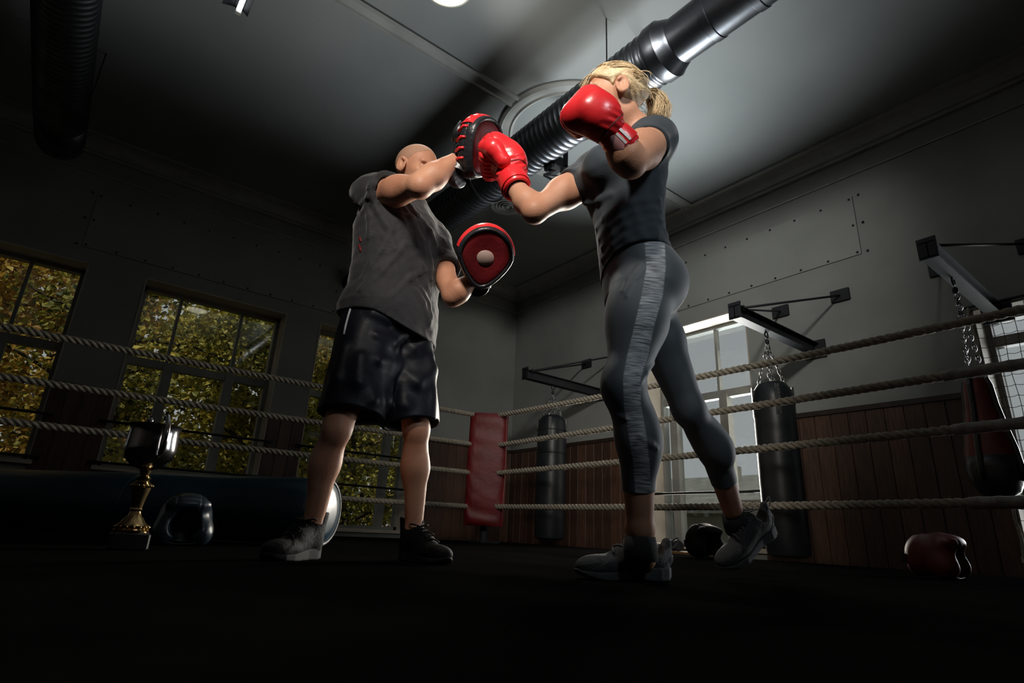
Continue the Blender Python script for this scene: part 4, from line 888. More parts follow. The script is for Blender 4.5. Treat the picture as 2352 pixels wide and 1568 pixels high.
# ------------------------------------------------------------------ boxing gloves
def glove(c, A, lab, s=1.0, right=False, patch=True):
    """c: wrist end of the fist; rows of A: thumb side, along to the knuckles, back of the hand"""
    T = lambda p: np.array(c) + s * (np.asarray(p, float) @ A); t = thing('boxing_glove', lab, 'boxing glove', to_world(T((0, -0.06, 0))), 'red boxing gloves')
    e = lambda p, r: ell(T(p), np.array(r) * s, A); k = lambda a, b, ra, rb: cone(T(a), T(b), ra * s, rb * s)
    body = union([(k((0, -0.005, 0.0), (0, 0.05, 0.010), 0.046, 0.058), 0.02), (rbox(T((0, 0.078, 0.012)), A, (0.064 * s, 0.058 * s, 0.052 * s), 0.046 * s), 0.03), (k((-0.036, 0.108, -0.012), (0.036, 0.108, -0.012), 0.048, 0.050), 0.02), (k((-0.036, 0.082, -0.048), (0.030, 0.082, -0.048), 0.030, 0.030), 0.012), (e((0, 0.05, 0.040), (0.050, 0.060, 0.028)), 0.03)])
    def fist(P):
        q = (P - V3(*c)) @ A.T.astype(np.float32) / s; d = body(P)
        rib = 0.0016 * np.sin(q[:, 0] * 380) * np.exp(-((q[:, 2] + 0.055) / 0.03) ** 2) * (q[:, 1] > 0.03)
        seam = 0.0035 * np.exp(-((q[:, 2] + 0.022 - 0.15 * (q[:, 1] - 0.1)) / 0.003) ** 2) * (q[:, 1] > 0.02)
        gather = 0.0016 * np.sin(q[:, 0] * 240 + 8 * q[:, 1] * 20) * np.exp(-((q[:, 1] - 0.0) / 0.028) ** 2)
        return (d + rib + seam + gather).astype(np.float32)
    m_ = T((0, 0.05, 0)); b = rfz_mk('fist_pad', mesh_field(fist, m_ - 0.17 * s, m_ + 0.17 * s, 0.0033), M['red'], t)
    th = union([(k((0.050, 0.015, -0.012), (0.070, 0.060, -0.028), 0.026, 0.029), 0.02), (k((0.070, 0.060, -0.028), (0.052, 0.102, -0.046), 0.029, 0.025), 0.02)])
    def thf(P):
        q = (P - V3(*c)) @ A.T.astype(np.float32) / s
        return th(P) + (0.0012 * np.sin(q[:, 1] * 300) * np.exp(-((q[:, 0] - 0.04) / 0.014) ** 2)).astype(np.float32)
    rfz_mk('thumb', mesh_field(thf, m_ - 0.17 * s, m_ + 0.17 * s, 0.0033), M['red'], t)
    # cuff: hollow sleeve
    def ringp(y, rx, rz): return [T((rx * math.cos(a), y, rz * math.sin(a) + 0.002)) for a in np.linspace(0, 2 * np.pi, 32, endpoint=False)]
    prof = [(-0.078, 0.040, 0.036), (-0.080, 0.046, 0.042), (-0.074, 0.050, 0.046), (-0.04, 0.049, 0.045), (-0.008, 0.047, 0.043), (0.012, 0.046, 0.042)]
    MB().rings([to_world(np.array(ringp(*p))) for p in prof], True, False).build('cuff', M['red'], t, smooth=True)
    MB().rings([to_world(np.array(ringp(*p))) for p in ((-0.079, 0.044, 0.040), (-0.06, 0.036, 0.032), (0.0, 0.034, 0.030))], True, False).build('lining', M['black_leather'], t, smooth=True)
    sp = [(-0.066, 0.0500, 0.0460), (-0.066, 0.0535, 0.0495), (-0.060, 0.0545, 0.0505), (-0.022, 0.0530, 0.0490), (-0.017, 0.0515, 0.0475), (-0.017, 0.0470, 0.0430)]
    st = MB().rings([to_world(np.array(ringp(*p))) for p in sp], True, False).build('wrist_strap', M['red'], t, smooth=True, sharp=50)
    if patch:
        def arcpatch(name, a0, a1, y0, y1, m2, off, n=12, oval=False):
            R = []
            for j in range(7):
                f = j / 6; y = y0 + (y1 - y0) * f; w = math.sqrt(max(0.02, 1 - (2 * f - 1) ** 2)) if oval else 1.0; am = (a0 + a1) / 2
                R.append(to_world(np.array([T(((0.0545 + off) * math.cos(a), y, (0.0505 + off) * math.sin(a) + 0.002)) for a in np.linspace(am + (a0 - am) * w, am + (a1 - am) * w, n)])))
            MB().rings(R, False, False).build(name, m2, st, smooth=True)
        a0 = patch
        arcpatch('label_patch', a0 + 0.05, a0 + 0.95, -0.066, -0.014, M['cuff_print'], 0.0012, oval=True)
        arcpatch('printed_stripe', a0 + 0.10, a0 + 0.24, -0.062, -0.020, M['white_print'], 0.0022)
        arcpatch('printed_stripe', a0 - 0.22, a0 - 0.06, -0.063, -0.018, M['white_print'], 0.0016)
    # seam piping round the fist
    P = []
    for a in np.linspace(-2.7, 2.7, 34):
        d_ = np.array([math.sin(a) * 0.9, 0, math.cos(a)]); y = 0.006; lo_, hi_ = 0.02, 0.12
        for _ in range(22):
            md = (lo_ + hi_) / 2
            if float(body(T((d_[0] * md, y, d_[2] * md)).astype(np.float32)[None])[0]) > 0: hi_ = md
            else: lo_ = md
        P.append(T((d_[0] * lo_, y, d_[2] * lo_)))
    MB().tube(to_world(np.array(P)), 0.0028 * s, 6).build('seam_piping', M['red_dark'], t, smooth=True)
    return t
# guard glove: wrist at the cuff, knuckles up and to the left
gw = rfz(1418, 322, 1.285); gk = rfz(1340, 246, 1.25); d = nrm(gk - gw)
A1 = frame(d, (-0.15, -1.0, 0.10)); glove(rfz(1400, 303, 1.275), A1, 'red boxing glove held up guarding the woman\'s face', 0.88, patch=1.80)
# punching glove
pw0 = rfz(1186, 442, 1.655); pk = rfz(1128, 322, 1.735); d = nrm(pk - pw0)
Ax = frame(d, (0.9, 0.0, 0.4)); Ax[0] *= -1; glove(rfz(1170, 402, 1.695), Ax, 'red boxing glove punching into the raised focus mitt', 1.06, patch=None)
# ================================================================== the trainer
Q = {k: rfz(*v) for k, v in dict(neck=(932, 474, 2.07), rsh=(862, 450, 1.94), lsh=(992, 556, 2.17), rel=(966, 426, 1.745), rwr=(1052, 366, 1.80), lel=(1040, 680, 2.04), lwr=(1084, 642, 2.02),
     rhip=(852, 735, 1.99), lhip=(926, 742, 2.12), rkn=(774, 985, 1.90), lkn=(956, 985, 2.08), ran=(716, 1212, 1.98), lan=(949, 1222, 2.16), rcalf=(748, 1065, 1.935), lcalf=(956, 1075, 2.115)).items()}
M_HEAD = rfz(956, 396, 2.035); M_A = frame((0.80, -0.56, -0.22), (0.10, -0.10, 1.0))
FA = math.atan2(-0.60, 0.80)
MT = [(0.76, -0.470, 2.055, FA, 0.10, 0.07, 0.08), (0.81, -0.472, 2.055, FA, 0.160, 0.105, 0.115), (0.88, -0.472, 2.055, FA, 0.172, 0.115, 0.120), (0.96, -0.470, 2.055, FA, 0.165, 0.118, 0.110), (1.05, -0.468, 2.055, FA, 0.162, 0.120, 0.108),
      (1.14, -0.468, 2.055, FA, 0.168, 0.125, 0.112), (1.23, -0.470, 2.055, FA, 0.180, 0.130, 0.118), (1.30, -0.474, 2.058, FA, 0.178, 0.112, 0.110), (1.36, -0.472, 2.062, FA, 0.130, 0.080, 0.088), (1.405, -0.465, 2.065, FA, 0.06, 0.06, 0.065)]
m_trunk = loft(MT)
m_leg = []
for sd in ('r', 'l'):
    hip, kn, calf, an = Q[sd + 'hip'], Q[sd + 'kn'], Q[sd + 'calf'], Q[sd + 'an']
    m_leg += leg_items(hip + np.array([0, 0, -0.03]), kn, calf, an, (0.092, 0.076, 0.044, 0.043, 0.030))
    B = frame((0.0, 1, 0), kn - an)
    m_leg += [(ell(calf * 0.8 + kn * 0.2 + np.array([-0.012, 0.014, 0.0]), (0.041, 0.041, 0.10), B), 0.03), (ell(kn + np.array([0.006, -0.010, -0.005]), (0.036, 0.034, 0.045)), 0.02), (cone(calf + np.array([0.016, -0.016, 0.03]), an + np.array([0.004, -0.004, 0.02]), 0.020, 0.016), 0.02)]
m_arm_r = [(ell(Q['rsh'], (0.066, 0.066, 0.064)), 0.03)] + [(g, 0.022) for g in chain_cone([Q['rsh'], Q['rsh'] * 0.5 + Q['rel'] * 0.5, Q['rel']], [0.058, 0.052, 0.041])] + [(g, 0.02) for g in chain_cone([Q['rel'], Q['rel'] * 0.68 + Q['rwr'] * 0.32, Q['rwr']], [0.041, 0.047, 0.029])]
ub = Q['rel'] - Q['rsh']; fb = Q['rwr'] - Q['rel']
m_arm_r += [(ell(Q['rsh'] * 0.45 + Q['rel'] * 0.55 + [0, 0.0, 0.018], (0.040, 0.075, 0.038), frame(ub, (0, 0, 1))), 0.02), (ell(Q['rsh'] * 0.5 + Q['rel'] * 0.5 + [0, 0.0, -0.020], (0.038, 0.085, 0.034), frame(ub, (0, 0, 1))), 0.02), (cone(Q['rel'] + fb * 0.05 + [0, 0, 0.026], Q['rel'] + fb * 0.6 + [0, 0, 0.014], 0.022, 0.016), 0.028), (ell(Q['rel'] + [0.0, -0.008, -0.018], (0.026, 0.026, 0.024)), 0.03)]
m_arm_l = [(ell(Q['lsh'], (0.064, 0.064, 0.062)), 0.03)] + [(g, 0.022) for g in chain_cone([Q['lsh'], Q['lsh'] * 0.5 + Q['lel'] * 0.5, Q['lel']], [0.055, 0.048, 0.038])] + [(g, 0.02) for g in chain_cone([Q['lel'], Q['lel'] * 0.7 + Q['lwr'] * 0.3, Q['lwr']], [0.038, 0.044, 0.029])]
m_neck = [(cone(Q['neck'] + np.array([0, 0, -0.06]), M_HEAD + M_A.T @ np.array([0, -0.03, -0.06]), 0.064, 0.058), 0.03), (cone(Q['rsh'] + np.array([0.03, 0.02, 0.025]), Q['neck'], 0.045, 0.05), 0.04), (cone(Q['lsh'] + np.array([-0.02, 0, 0.02]), Q['neck'], 0.045, 0.05), 0.04)]
m_headf = head_items(M_HEAD, M_A, 0.985)
m_feet = [(cone(Q['ran'], Q['ran'] + np.array([0, -0.01, -0.05]), 0.034, 0.034), 0.02), (cone(Q['lan'], Q['lan'] + np.array([0, 0, -0.05]), 0.034, 0.034), 0.02)]
m_body = union([(m_trunk, 0.02)] + m_leg + m_arm_r + m_arm_l + m_neck + m_feet + [(m_headf, 0.02)])

man = thing('person', 'trainer with shaved head in dark t-shirt and black shorts holding focus mitts', 'person', to_world(np.array([-0.47, 2.06, 0.0])))
rfz_mk('body', mesh_field(m_body, (-0.85, 1.5, 0.0), (0.05, 2.45, 1.78), 0.0048), M['skin_m'], man)
# cropped hair
m_cran = ell(M_HEAD + 0.985 * (np.array([0, -0.014, 0.040]) @ M_A), np.array([0.077, 0.098, 0.082]) * 0.985 + 0.0012, M_A)
def m_buzz(P):
    q = (P - V3(*M_HEAD)) @ M_A.T.astype(np.float32) / 0.985
    line = (0.085 + (q[:, 1] - 0.070) * 1.05 - 0.15 * np.abs(q[:, 0]) + 0.004 * np.sin(q[:, 0] * 120)) - q[:, 2]; line = np.minimum(line, np.maximum(0.0 - q[:, 2] - 0.3 * q[:, 1], q[:, 1] - 0.005))
    ear = np.sqrt(((np.abs(q[:, 0]) - 0.083) / 0.03) ** 2 + ((q[:, 1] + 0.004) / 0.025) ** 2 + ((q[:, 2] + 0.004) / 0.036) ** 2) - 1
    return smax(smax(m_cran(P), line.astype(np.float32) * 0.7, 0.002), -ear * 0.025, 0.002)
rfz_mk('cropped_hair', mesh_field(m_buzz, M_HEAD - 0.16, M_HEAD + 0.17, 0.003), M['buzz'], man)

# t-shirt
slr = Q['rsh'] + ub * 0.30; sll = Q['lsh'] + (Q['lel'] - Q['lsh']) * 0.52
m_sh0 = union([(m_trunk, 0.02), (flat_cone(Q['rsh'] - ub * 0.1, slr, 0.070, 0.072), 0.03), (ell(Q['rsh'], (0.070, 0.070, 0.068)), 0.03), (flat_cone(Q['lsh'] - (Q['lel'] - Q['lsh']) * 0.1, sll, 0.064, 0.064), 0.03), (ell(Q['lsh'], (0.068, 0.068, 0.066)), 0.03)] + m_neck[1:])
skirt = loft([(z, x - 0.004, y, a, hw + 0.018 + 0.022 * min(1, max(0, (0.97 - z) / 0.12)), f_ + 0.022 + 0.026 * min(1, max(0, (0.97 - z) / 0.12)), b_ + 0.022 + 0.018 * min(1, max(0, (0.97 - z) / 0.12))) for (z, x, y, a, hw, f_, b_) in [(0.70, -0.474, 2.055, FA, 0.172, 0.120, 0.118)] + [m_ for m_ in MT if 0.80 < m_[0] < 1.25]])
def m_sh1(P): return smin(m_sh0(P) - 0.011, skirt(P), 0.03)
m_sh2 = folds(m_sh1, [([(925, 470), (942, 500), (962, 545), (980, 590)], 0.010, 0.55), ([(935, 466), (958, 495), (985, 530), (1000, 560)], 0.010, 0.55), ([(918, 474), (925, 510), (940, 560)], 0.008, 0.6), ([(862, 478), (890, 520), (905, 570)], 0.010, 0.6), ([(838, 460), (850, 500), (848, 545)], 0.009, 0.65),
    ([(832, 640), (870, 580), (900, 530)], 0.013, 0.6), ([(828, 668), (880, 620), (930, 560)], 0.010, 0.65), ([(955, 545), (962, 580), (968, 610)], 0.007, 0.6), ([(966, 548), (974, 590), (984, 620)], 0.007, 0.6), ([(980, 560), (986, 600), (990, 640)], 0.009, 0.6), ([(955, 665), (970, 695), (985, 740)], 0.010, 0.6), ([(965, 660), (984, 700), (990, 730)], 0.009, 0.6), ([(900, 680), (940, 640), (975, 620)], 0.008, 0.7),
    ([(870, 462), (850, 470), (832, 490)], 0.007, 0.6), ([(868, 446), (846, 452), (830, 470)], 0.007, 0.6), ([(884, 424), (864, 424), (846, 432)], 0.006, 0.65)], 0.016)
m_nh = cone(Q['neck'] + np.array([0, 0, -0.10]), M_HEAD + M_A.T @ np.array([0, -0.03, -0.03]), 0.068, 0.072)
m_ar_only = union(m_arm_r[1:] ); m_al_only = union(m_arm_l[1:])
nub, nlb = V3(*nrm(ub)), V3(*nrm(Q['lel'] - Q['lsh']))
def m_shirt(P):
    hem = 0.838 - 0.22 * (P[:, 0] + 0.56) + 0.008 * np.sin(P[:, 0] * 22)
    d = m_sh2(P) - 0.0028 * wr(P, 26, 0.7) - 0.0012 * wr(P, 60, 2.0)
    d = smax(d, hem.astype(np.float32) - P[:, 2], 0.005)
    near = np.maximum(0.02 - (P - V3(*slr)) @ nub - 0.03, -0.5)
    a = m_ar_only(P) - 0.006; a = np.maximum(a, -((P - V3(*(slr - ub * 0.10))) @ nub)); d = smax(d, -a, 0.003)
    b = m_al_only(P) - 0.006; b = np.maximum(b, -((P - V3(*(sll - (Q['lel'] - Q['lsh']) * 0.10))) @ nlb)); d = smax(d, -b, 0.003)
    return smax(d, -m_nh(P), 0.005)
rfz_mk('t_shirt', mesh_field(m_shirt, (-0.74, 1.76, 0.72), (-0.20, 2.36, 1.46), 0.0044), M['tee_m'], man)
# a torn red print at the back edge of the shirt
for (a, b, r) in (((823, 545), (826, 555), 0.006), ((822, 562), (826, 578), 0.005)):
    p, q_ = trace(m_shirt, a[0] + 3, a[1]), trace(m_shirt, b[0] + 3, b[1])
    if np.linalg.norm(p) < 2.9 and np.linalg.norm(q_) < 2.9: MB().tube(to_world(np.array([p, (p + q_) / 2, q_])), 0.004, 6).build('shirt_print', M['red_dark'], man, smooth=True)

# shorts
st_ = []
for sd, hem in (('r', rfz(806, 955, 1.93)), ('l', rfz(944, 975, 2.085))):
    hip = Q[sd + 'hip']; st_.append((hip + np.array([0, 0, 0.02]), hem))
sh_wa = loft([(z, x, y, a, hw + 0.012, f_ + 0.010, b_ + 0.014) for (z, x, y, a, hw, f_, b_) in MT if 0.74 < z < 1.0])
def s_tube(a, b, ra, rb):
    a, b = np.asarray(a, float), np.asarray(b, float); return flat_cone(a, b, ra, rb, 0.004)
sh_tubes = [s_tube(a, b, ra, rb) for (a, b), ra, rb in zip(st_, (0.108, 0.108), (0.112, 0.105))]
sh0 = union([(sh_wa, 0.03)] + [(g, 0.03) for g in sh_tubes])
sh1 = folds(sh0, [([(858, 720), (890, 735), (930, 722)], 0.011, 0.82), ([(865, 770), (900, 785), (935, 760)], 0.011, 0.82), ([(870, 830), (905, 838), (930, 815)], 0.011, 0.82), ([(930, 780), (950, 800), (985, 790)], 0.010, 0.82), ([(935, 860), (955, 880), (990, 850)], 0.010, 0.82), ([(912, 770), (905, 840), (886, 920), (882, 970)], 0.011, 0.82), ([(790, 800), (775, 870), (760, 940)], 0.011, 0.82), ([(830, 820), (822, 880), (818, 945)], 0.010, 0.82), ([(975, 770), (990, 850), (992, 960)], 0.011, 0.82), ([(955, 760), (968, 790), (985, 815)], 0.008, 0.8), ([(925, 880), (930, 930), (930, 965)], 0.009, 0.82), ([(850, 870), (858, 920), (856, 955)], 0.009, 0.82)], 0.035)
legs_only = union(m_leg)
def m_shorts(P):
    d = sh1(P) - 0.004 * wr(P, 18, 3.0)
    d = smax(d, P[:, 2] - 0.905, 0.004)
    inner = np.minimum(np.minimum(*[g(P) for g in [cone(a + (b - a) * 0.25, b + (b - a) * 0.2, 0.085, r - 0.001) for (a, b), r in zip(st_, (0.104, 0.098))]]), 9.0)
    return smax(d, -inner, 0.003)
rfz_mk('shorts', mesh_field(m_shorts, (-0.76, 1.74, 0.30), (-0.22, 2.36, 0.93), 0.0046), M['shorts'], man)
sp_ = [trace(m_shorts, *p) for p in ((806, 706), (800, 725), (794, 748), (790, 768))]
sp_ = [p for p in sp_ if np.linalg.norm(p) < 2.9]
if len(sp_) > 2: MB().tube(to_world(np.array(sp_)), 0.004, 6).build('side_piping', M['side_stripe'], man, smooth=True)
for an in ('ran', 'lan'):
    a = Q[an]; MB().tube(to_world(np.array([a + np.array([0, 0, 0.035]), a, a + np.array([0, 0, -0.04])])), [0.036, 0.038, 0.040], 20).build('sock', M['sock'], man, smooth=True)
# boots
rt = gnd(686, 1290); dr = nrm(np.array([-0.22, -0.97, 0.0])); rh = rt - dr * 0.28
ank = Q['ran']; rh = np.array([ank[0], ank[1], 0]) - dr * 0.045
shoe(man, rh, frame(dr, (0, 0, 1)), 0.275, (M['boot'], M['boot_sole'], M['boot']), boot=True, label='black ankle boot pointing to the viewer')
lt = gnd(1040, 1300); ank = Q['lan']; dl_ = nrm(np.array([lt[0] - ank[0], lt[1] - ank[1], 0])); lh = np.array([ank[0], ank[1], 0]) - dl_ * 0.05
shoe(man, lh, frame(dl_, (0, 0, 1)), 0.275, (M['boot'], M['boot_sole'], M['boot']), boot=True, label='black ankle boot pointing to the woman')

# ------------------------------------------------------------------ focus mitts
def mitt(c, n, up, lab, s=1.0, laces=True, dot=True):
    """c: centre of the striking face, n: outwards normal of the face, up: towards the finger end"""
    n = nrm(n); up = np.asarray(up, float); up = nrm(up - (up @ n) * n); sd = np.cross(up, n)
    T = lambda x, y, z: np.array(c) + s * (x * sd + y * up + z * n)
    t = thing('focus_mitt', lab, 'focus mitt', to_world(T(0, 0, -0.05)), 'red and black focus mitts')
    N_ = 48
    def outline(k, a):   # teardrop: broad at the fingers, narrow at the wrist
        y = math.sin(a); x = math.cos(a); w = 0.100 * (1 - 0.34 * max(0, -y) ** 1.2 - 0.02 * max(0, y)); hgt = 0.108 if y > 0 else 0.132
        return w * k * x * (1 + 0.05 * (1 - abs(y))), hgt * k * np.sign(y) * abs(y) ** 0.96
    def bowl(x, y): return 0.8 * (x * x) + 0.9 * max(0, y) ** 2
    def ring(k, z):
        P = []
        for i in range(N_):
            a = 2 * math.pi * i / N_; x, y = outline(k, a); P.append(T(x, y, z + bowl(x, y)))
        return to_world(np.array(P))
    MB().rings([ring(k, z) for k, z in ((0.02, -0.004), (0.3, -0.003), (0.6, -0.002), (0.80, -0.001), (0.84, -0.003), (0.87, -0.010))], True, True).build('striking_face', M['red_dark'], t, smooth=True, sharp=60)
    MB().rings([ring(k, z) for k, z in ((0.845, -0.006), (0.88, 0.002), (0.95, 0.002), (1.00, -0.008), (1.03, -0.022), (1.035, -0.034), (1.01, -0.040))], True, False).build('edge_band', M['black_leather'], t, smooth=True)
    MB().rings([ring(k, z) for k, z in ((1.02, -0.030), (1.045, -0.034), (1.05, -0.044), (1.02, -0.056), (0.94, -0.064), (0.5, -0.068), (0.02, -0.068))], True, True).build('back_rim', M['black_leather'], t, smooth=True, sharp=60)
    def arcrow(k, z, a0=8, a1=172, n=30):
        P = []
        for a in np.radians(np.linspace(a0, a1, n)):
            x, y = outline(k, a); P.append(T(x, y, z + bowl(x, y)))
        return to_world(np.array(P))
    MB().rings([arcrow(k, z) for k, z in ((1.01, -0.016), (1.055, -0.022), (1.085, -0.040), (1.065, -0.060), (0.98, -0.070), (0.80, -0.074))], False, False).build('top_rim', M['red'], t, smooth=True)
    if dot:
        MB().rings([to_world(np.array([T(r_ * 0.034 * math.cos(a), -0.008 + r_ * 0.030 * math.sin(a), -0.0005 + z) for a in np.linspace(0, 2 * np.pi, 32, endpoint=False)])) for r_, z in ((0.02, 0.001), (0.9, 0.001), (1.0, -0.003))], True, True).build('target_dot', mat('dot_print', (0.42, 0.30, 0.27), 0.6, col2=(0.36, 0.25, 0.22), scale=20), t, smooth=True)
    # hand cover on the back
    e = lambda p, r: ell(T(*p), np.array(r) * s, [sd, up, n]); k = lambda a, b, ra, rb: cone(T(*a), T(*b), ra * s, rb * s)
    cov = union([(e((0, -0.01, -0.075), (0.072, 0.085, 0.040)), 0.02), (k((0, -0.06, -0.075), (0, -0.135, -0.072), 0.050, 0.045), 0.03)])
    def cover(P):
        q = (P - V3(*c)) @ np.array([sd, up, n], np.float32).T / s; return smax(cov(P), (q[:, 2] + 0.058) * s, 0.006)
    m_ = T(0, -0.02, -0.07); cv = rfz_mk('hand_cover', mesh_field(cover, m_ - 0.17 * s, m_ + 0.17 * s, 0.004), M['black_leather'], t)
    for x0 in (-0.042, -0.014, 0.014, 0.042):   # four separate finger sleeves over the top
        MB().tube(to_world(np.array([T(x0, y, z) for y, z in ((0.01, -0.095), (0.04, -0.102), (0.066, -0.096), (0.084, -0.074))])), [0.014 * s, 0.0165 * s, 0.0165 * s, 0.012 * s], 12).build('finger_sleeve', M['black_leather'], t, smooth=True)
    MB().tube(to_world(np.array([T(-0.062, -0.03, -0.090), T(-0.082, 0.0, -0.084), T(-0.086, 0.035, -0.074)])), [0.019 * s, 0.018 * s, 0.014 * s], 12).build('thumb_sleeve', M['black_leather'], t, smooth=True)
    MB().rings([to_world(np.array([T(0.052 * math.cos(a), y, -0.074 + 0.048 * math.sin(a)) for a in np.linspace(0, 2 * np.pi, 28, endpoint=False)])) for y in (-0.132, -0.128, -0.095, -0.090)], True, False).build('wrist_strap', M['black_leather'], t, smooth=True)
    MB().obox(to_world(T(-0.03, -0.112, -0.118)), [to_world(sd), to_world(up), to_world(n)], (0.022 * s, 0.012 * s, 0.004 * s)).build('printed_mark', M['white_print'], t)
    if laces:
        for i in range(9):
            a = math.radians(105 + i * 15); x, y = outline(1.04, a); x2, y2 = outline(0.97, a + 0.09)
            MB().tube(to_world(np.array([T(x * 0.99, y * 0.99, -0.030 + bowl(x, y)), T(x * 1.02, y * 1.02, -0.048 + bowl(x, y)), T(x2 * 0.98, y2 * 0.98, -0.074 + bowl(x, y))])), 0.0055 * s, 6).build('lacing', M['red'], t, smooth=True)
    return t
mitt(rfz(1116, 588, 1.90), (0.14, -0.74, -0.62), (0.12, -0.45, 0.88), 'lowered red and black focus mitt with pale dot facing the viewer', 1.0, laces=False)
mitt(rfz(1118, 336, 1.775), (0.84, -0.46, -0.30), (0.30, -0.05, 0.95), 'raised red and black focus mitt taking the punch', 1.0, dot=False)
# ================================================================== things lying on the canvas
def headguard(c, yaw_deg, s, m_out, m_in, lab, tilt=0.0, dot=None):
    """an open headguard resting on its side of the skull; rows: right, forward, up"""
    a = math.radians(yaw_deg); A = frame((math.cos(a), math.sin(a), math.sin(tilt)), (0, 0, 1)); T = lambda p: np.array(c) + s * (np.asarray(p, float) @ A)
    t = thing('headguard', lab, 'headguard', to_world(np.array([c[0], c[1], 0.0])), 'boxing headguards')
    e = lambda p, r: ell(T(p), np.array(r) * s, A)
    out = union([(e((0, 0, 0.105), (0.105, 0.125, 0.115)), 0.02), (e((0.07, 0.055, 0.055), (0.045, 0.06, 0.055)), 0.03), (e((-0.07, 0.055, 0.055), (0.045, 0.06, 0.055)), 0.03), (e((0, 0.085, 0.165), (0.085, 0.045, 0.035)), 0.025), (e((0, -0.05, 0.06), (0.085, 0.07, 0.06)), 0.02)])
    inn = union([(e((0, -0.004, 0.085), (0.076, 0.092, 0.095)), 0.02), (e((0, 0.15, 0.085), (0.062, 0.12, 0.068)), 0.02), (e((0, 0.02, -0.01), (0.075, 0.085, 0.05)), 0.03), (e((0, -0.02, 0.22), (0.045, 0.055, 0.06)), 0.02)])
    def f(P):
        q = (P - V3(*c)) @ A.T.astype(np.float32) / s
        seam = 0.004 * np.exp(-((np.abs(q[:, 0]) - 0.045) / 0.003) ** 2) * (q[:, 2] > 0.10)
        return smax(smax(out(P) + seam.astype(np.float32), -inn(P), 0.012), (0.002 - q[:, 2]) * s, 0.004)
    g = np.array(c) + [0, 0, 0.1 * s]; rfz_mk('shell', mesh_field(f, g - 0.2 * s, g + 0.2 * s, 0.0055), m_out, t)
    pad = union([(e((0, -0.004, 0.085), (0.079, 0.095, 0.098)), 0.02)]); cav = union([(e((0, -0.002, 0.083), (0.066, 0.084, 0.086)), 0.02), (e((0, 0.15, 0.085), (0.066, 0.13, 0.072)), 0.02), (e((0, -0.02, 0.22), (0.04, 0.05, 0.06)), 0.02), (e((0, 0.02, -0.01), (0.07, 0.08, 0.05)), 0.02)])
    rfz_mk('lining', mesh_field(lambda P: smax(smax(pad(P), -cav(P), 0.006), (0.006 * s - (P[:, 2] - c[2])), 0.003), g - 0.16 * s, g + 0.16 * s, 0.006), m_in, t)
    P = [T((0.085 * math.cos(q), 0.085 - 0.004 * math.sin(q), 0.030 - 0.024 * math.sin(q))) for q in np.linspace(0, math.pi, 12)]
    MB().tube(to_world(np.array(P)), 0.010 * s, 8, flat=0.35).build('chin_strap', M['black_leather'], t, smooth=True)
    MB().obox(to_world(T((0, -0.118, 0.085))), [to_world(A[0]), to_world(A[1]), to_world(A[2])], (0.06 * s, 0.012 * s, 0.022 * s)).build('back_strap', M['black_leather'], t)
    if dot is not None:
        p = trace(f, *dot); MB().lathe([(0, 0), (0.010, 0.0), (0.012, -0.004)], to_world(p), to_world(nrm(np.array([0, 0, CAM_H]) - p)), 14).build('round_badge', M['white_print'], t)
    return t
M['navy'] = mat('navy_leather', (0.014, 0.026, 0.036), 0.35, col2=(0.010, 0.018, 0.026), scale=8, bump=0.3, bscale=30)
p = gnd(412, 1254); p = p * (p[1] + 0.10) / p[1]; headguard((p[0], p[1], 0.0), 300, 0.98, M['navy'], M['black_leather'], 'dark blue headguard lying on the canvas beside the trophy', dot=(411, 1194))
headguard((0.72 * 2.78, 2.78, 0.0), 305, 0.95, M['bag_red'], M['black_leather'], 'red headguard with black lining standing alone on the right canvas')
headguard((0.334 * 4.35, 4.35, 0.0), 285, 1.12, M['boot'], M['black_leather'], 'black headguard beyond the woman\'s raised heel')

# trophy
tp = gnd(290, 1262); tw = to_world(tp); M['silver'] = mat('trophy_silver', (0.55, 0.55, 0.56), 0.16, 1.0, col2=(0.4, 0.4, 0.41), scale=20); M['gold'] = mat('trophy_gold', (0.62, 0.44, 0.20), 0.22, 1.0, col2=(0.45, 0.30, 0.13), scale=20); M['marble'] = mat('trophy_plinth', (0.012, 0.012, 0.013), 0.25, col2=(0.03, 0.03, 0.03), scale=9)
t = thing('trophy', 'tall silver and gold trophy cup standing on the dark canvas', 'trophy', tw)
MB().bbox(tw + [-0.055, -0.055, 0.0], tw + [0.055, 0.055, 0.055], 0.006).build('plinth', M['marble'], t)
MB().lathe([(0.0, 0.055), (0.052, 0.055), (0.054, 0.062), (0.046, 0.068), (0.048, 0.076), (0.036, 0.088), (0.030, 0.098), (0.020, 0.108), (0.016, 0.122), (0.019, 0.128), (0.016, 0.134), (0.021, 0.165), (0.027, 0.190), (0.029, 0.200), (0.034, 0.205), (0.029, 0.211), (0.018, 0.222), (0.022, 0.232), (0.014, 0.242), (0.018, 0.258), (0.030, 0.268), (0, 0.268)], tw, n=28).build('stem', M['gold'], t, smooth=True, sharp=30)
for k in range(16):
    a = 2 * math.pi * k / 16; MB().lathe([(0, -0.006), (0.005, 0), (0, 0.006)], tw + [0.050 * math.cos(a), 0.050 * math.sin(a), 0.072], n=8).build('bead', M['gold'], t, smooth=True)
    MB().lathe([(0, -0.005), (0.0045, 0), (0, 0.005)], tw + [0.033 * math.cos(a), 0.033 * math.sin(a), 0.2065], n=8).build('bead', M['gold'], t, smooth=True)
